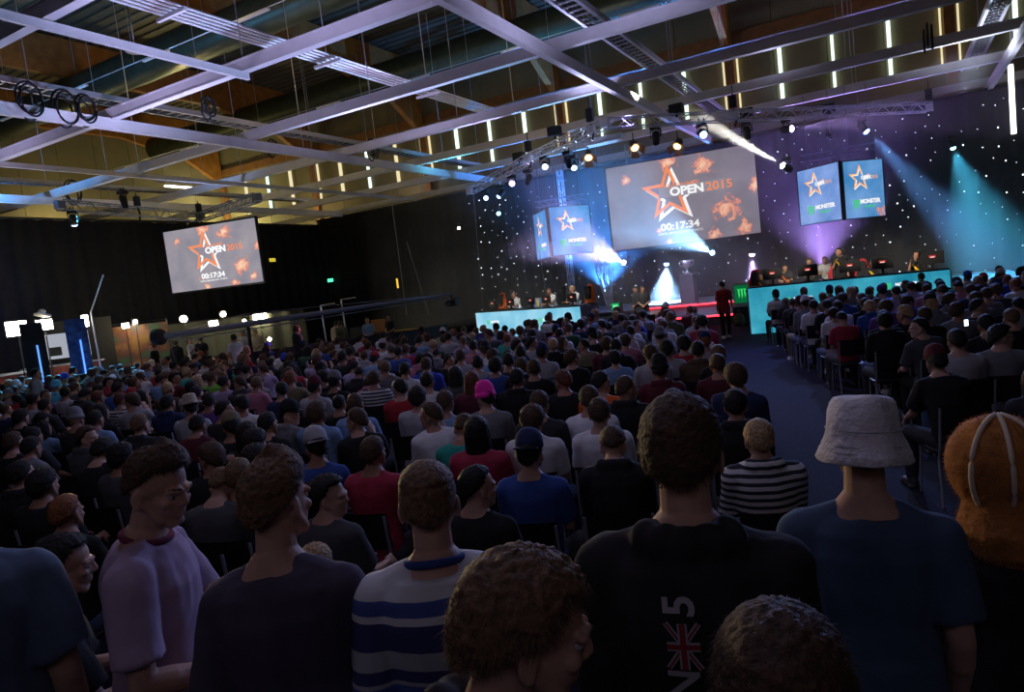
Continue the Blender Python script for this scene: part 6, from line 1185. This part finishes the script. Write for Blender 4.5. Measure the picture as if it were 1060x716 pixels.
# ---------------------------------------------------------------- light in the hall
w = bpy.data.worlds.new('world'); bpy.context.scene.world = w; w.use_nodes = True; w.node_tree.nodes['Background'].inputs[0].default_value = (.5, .45, .7, 1); w.node_tree.nodes['Background'].inputs[1].default_value = .02
def point(loc, col, e, r=.3, name='glow'):
    l = bpy.data.lights.new(name, 'POINT'); l.color = col; l.energy = e; l.shadow_soft_size = r; o = bpy.data.objects.new(name, l); C.objects.link(o); o.location = loc; return o
def area(loc, d, col, e, sx, sy, name='wash'):
    l = bpy.data.lights.new(name, 'AREA'); l.color = col; l.energy = e; l.shape = 'RECTANGLE'; l.size = sx; l.size_y = sy; o = bpy.data.objects.new(name, l); C.objects.link(o); m_ = Matrix([list(r_) for r_ in aim_matrix(d)]).to_4x4(); m_.translation = Vector(loc); o.matrix_world = m_; return o
# uplights on the trusses washing the white grid
for loc, d, col, e, a in (((-10, 9, 5.6), (0, .1, 1), (.60, .54, 1), 620, 150), ((-16, 11, 5.6), (0, .2, 1), (.62, .55, 1), 620, 150), ((-14, 18, 6.0), (0, 0, 1), (.60, .54, 1), 560, 150), ((-8, 20.5, 7.2), (0, -.5, 1), (.55, .55, 1), 520, 150), ((-5, 14, 6.2), (0, 0, 1), (.58, .56, 1), 420, 150), ((-28.6, 12.5, 6.2), (0, 0, 1), (.10, .40, 1), 3600, 150), ((-25, 19, 6.2), (0, 0, 1), (.25, .45, 1), 300, 140), ((-16.5, 26.5, 6.8), (0, 0, 1), (.10, .60, .85), 500, 140), ((-3, 24, 7.1), (0, -.3, 1), (.6, .6, 1), 420, 150), ((2.2, 27, 6.8), (0, 0, 1), (.75, .8, 1), 900, 140), ((-23, 10, 5.8), (0, 0, 1), (.6, .55, 1), 360, 150)):
    spot(None, loc, d, col, e, a, .8, .25, 'truss_uplight')
# unseen soft fill added over the rear seats, coloured washes over the crowd
spot(None, (-26, 12, 6.8), (-1, .15, -.4), (.12, .25, 1), 700, 70, .9, .3, 'curtain_wash'); area((2.5, -4, 6.5), (-.3, 1, -.85), (.80, .70, 1), 24, 4, 2, 'fill_light'); area((-5, -3, 6.5), (0, 1, -.85), (.85, .72, 1), 20, 4, 2, 'fill_light'); area((-3, 4, 7.6), (0, -.15, -1), (.62, .60, 1), 65, 5, 3, 'fill_light'); area((-11, 9, 7.6), (0, 0, -1), (.60, .58, 1), 75, 6, 4, 'fill_light')
spot(None, (-8.4, 22, 6.7), np.array([-5, 6, .9]) - np.array([-8.4, 22, 6.7]), (.62, .62, 1), 2000, 60, .8, .4, 'crowd_wash')
spot(None, (-3, 23.5, 6.8), np.array([-1, 5, 1]) - np.array([-3, 23.5, 6.8]), (.42, .55, 1), 1500, 60, .8, .4, 'crowd_wash')
spot(None, (-13, 22, 6.8), np.array([-15.5, 19.5, 1]) - np.array([-12, 24.4, 6.8]), (1, .35, .8), 5000, 26, .6, .15, 'crowd_wash')
spot(None, (-27, 16, 6.9), np.array([-22.5, 11, 1]) - np.array([-27, 16, 6.9]), (.08, .50, 1), 20000, 48, .6, .15, 'crowd_wash')
spot(None, (-.5, 22, 6.9), np.array([-1, 19.5, 1]) - np.array([-.5, 28.5, 6.8]), (.22, .34, 1), 2200, 85, .6, .15, 'crowd_wash')
spot(None, (-7, 21.6, 7.2), np.array([-5, 21.8, 0]) - np.array([-7, 27, 7.4]), (.40, .36, 1), 1700, 60, .6, .15, 'aisle_wash')
# stage front light onto players and deck
for t_ in ((-10.5, 22.5, 1.6), (-12.8, 23.8, 1.6)): spot(None, (-8.5, 17, 7.3), np.array(t_) - np.array([-8.5, 17, 7.3]), (1, .93, .82), 2600, 15, .5, .1, 'key_light')
for t_ in ((-2.9, 23.9, 2.0), (-.9, 23.9, 2.1), (.9, 23.9, 1.9)): spot(None, (-3.5, 17, 7.3), np.array(t_) - np.array([-3.5, 17, 7.3]), (1, .88, .70), 5200, 15, .5, .1, 'key_light')
spot(None, (-8.5, 20, 7.3), np.array([-8.9, 25.7, 1.2]) - np.array([-8.5, 20, 7.3]), (1, .93, .85), 3200, 12, .5, .1, 'key_light'); spot(None, (-8, 24, 6.9), np.array([-6, 28.5, .8]) - np.array([-8, 24, 6.9]), (.55, .6, 1), 2500, 40, .6, .2, 'deck_wash')
# warm glow on the khaki wall corner and along the wall above the drapes
point((-41.6, 34.3, 8.6), (1, .92, .42), 800, .2, 'corner_floodlight'); point((-34, 35, 8.2), (1, .8, .4), 100); point((-42, 24, 8.5), (1, .85, .4), 300)
for x in (-26, -17, -8, 1): point((x, 34.9, 8.6), (1, .80, .62), {-26: 55, -17: 30, -8: 22, 1: 16}[x], .2, 'wall_fill')  # fill points added behind the drape to lift the upper wall
for x, y in ((-20, 16), (-28, 22), (-12, 24), (-30, 10)): point((x, y, 11.8), (1, .75, .35), 150, .4, 'roof_glow')  # bare warm points under the roof, without lamp bodies
spot(None, (-24.5, 17.2, 2.5), np.array([-2, 2.2, 1.7]) - np.array([-24.5, 17.2, 2.5]), (1, .76, .42), 7000, 34, .6, .2, 'work_light_beam')
# production work lights light their surroundings
for u, v, x, e in ((17, 339, -24, 130), (46, 335, -24.5, 90), (190, 329, -25, 110), (221, 334, -25, 90), (269, 327, -25, 140), (130, 336, -26, 70)): c = at_x(u, v, x - 1.6); point((c[0] - .5, c[1] + .6, c[2]), (1, .88, .62), e, .15, 'work_light_glow')
# ---------------------------------------------------------------- haze in front of the star cloth
def haze(name, lo, hi, lab):
    """one layer of theatrical haze, thicker near the deck and drifting in clouds"""
    mb = MB(); lo, hi = np.array(lo, float), np.array(hi, float); mb.box((lo + hi) / 2, hi - lo); m_ = bpy.data.materials.new(name); m_.use_nodes = True; nt = m_.node_tree; nt.nodes.clear(); N = nt.nodes.new; L = nt.links.new
    tc = N('ShaderNodeTexCoord'); sp = N('ShaderNodeSeparateXYZ'); L(tc.outputs['Object'], sp.inputs[0]); r = N('ShaderNodeMapRange'); r.interpolation_type = 'SMOOTHSTEP'; r.inputs['From Min'].default_value = 1.5; r.inputs['From Max'].default_value = 5.0; r.inputs['To Min'].default_value = .050; r.inputs['To Max'].default_value = .015; L(sp.outputs['Z'], r.inputs['Value'])
    n_ = N('ShaderNodeTexNoise'); n_.inputs['Scale'].default_value = .55; n_.inputs['Detail'].default_value = 3; L(tc.outputs['Object'], n_.inputs['Vector']); q = N('ShaderNodeMapRange'); q.inputs['From Min'].default_value = .35; q.inputs['From Max'].default_value = .65; q.inputs['To Min'].default_value = .45; q.inputs['To Max'].default_value = 1.5; L(n_.outputs['Fac'], q.inputs['Value'])
    mu = N('ShaderNodeMath'); mu.operation = 'MULTIPLY'; L(r.outputs[0], mu.inputs[0]); L(q.outputs[0], mu.inputs[1])
    s_ = N('ShaderNodeVolumeScatter'); s_.inputs['Anisotropy'].default_value = .2; s_.inputs['Color'].default_value = (1, 1, 1, 1); L(mu.outputs[0], s_.inputs['Density']); o_ = N('ShaderNodeOutputMaterial'); L(s_.outputs[0], o_.inputs['Volume'])
    o = obj(name, mb, m_); tag(o, lab, 'haze', None, 'stuff'); return o
haze('haze', (-20.4, 24.0, .85), (7, 32.95, 7.8), 'thin theatrical haze drifting over the stage and showing the lamp beams')
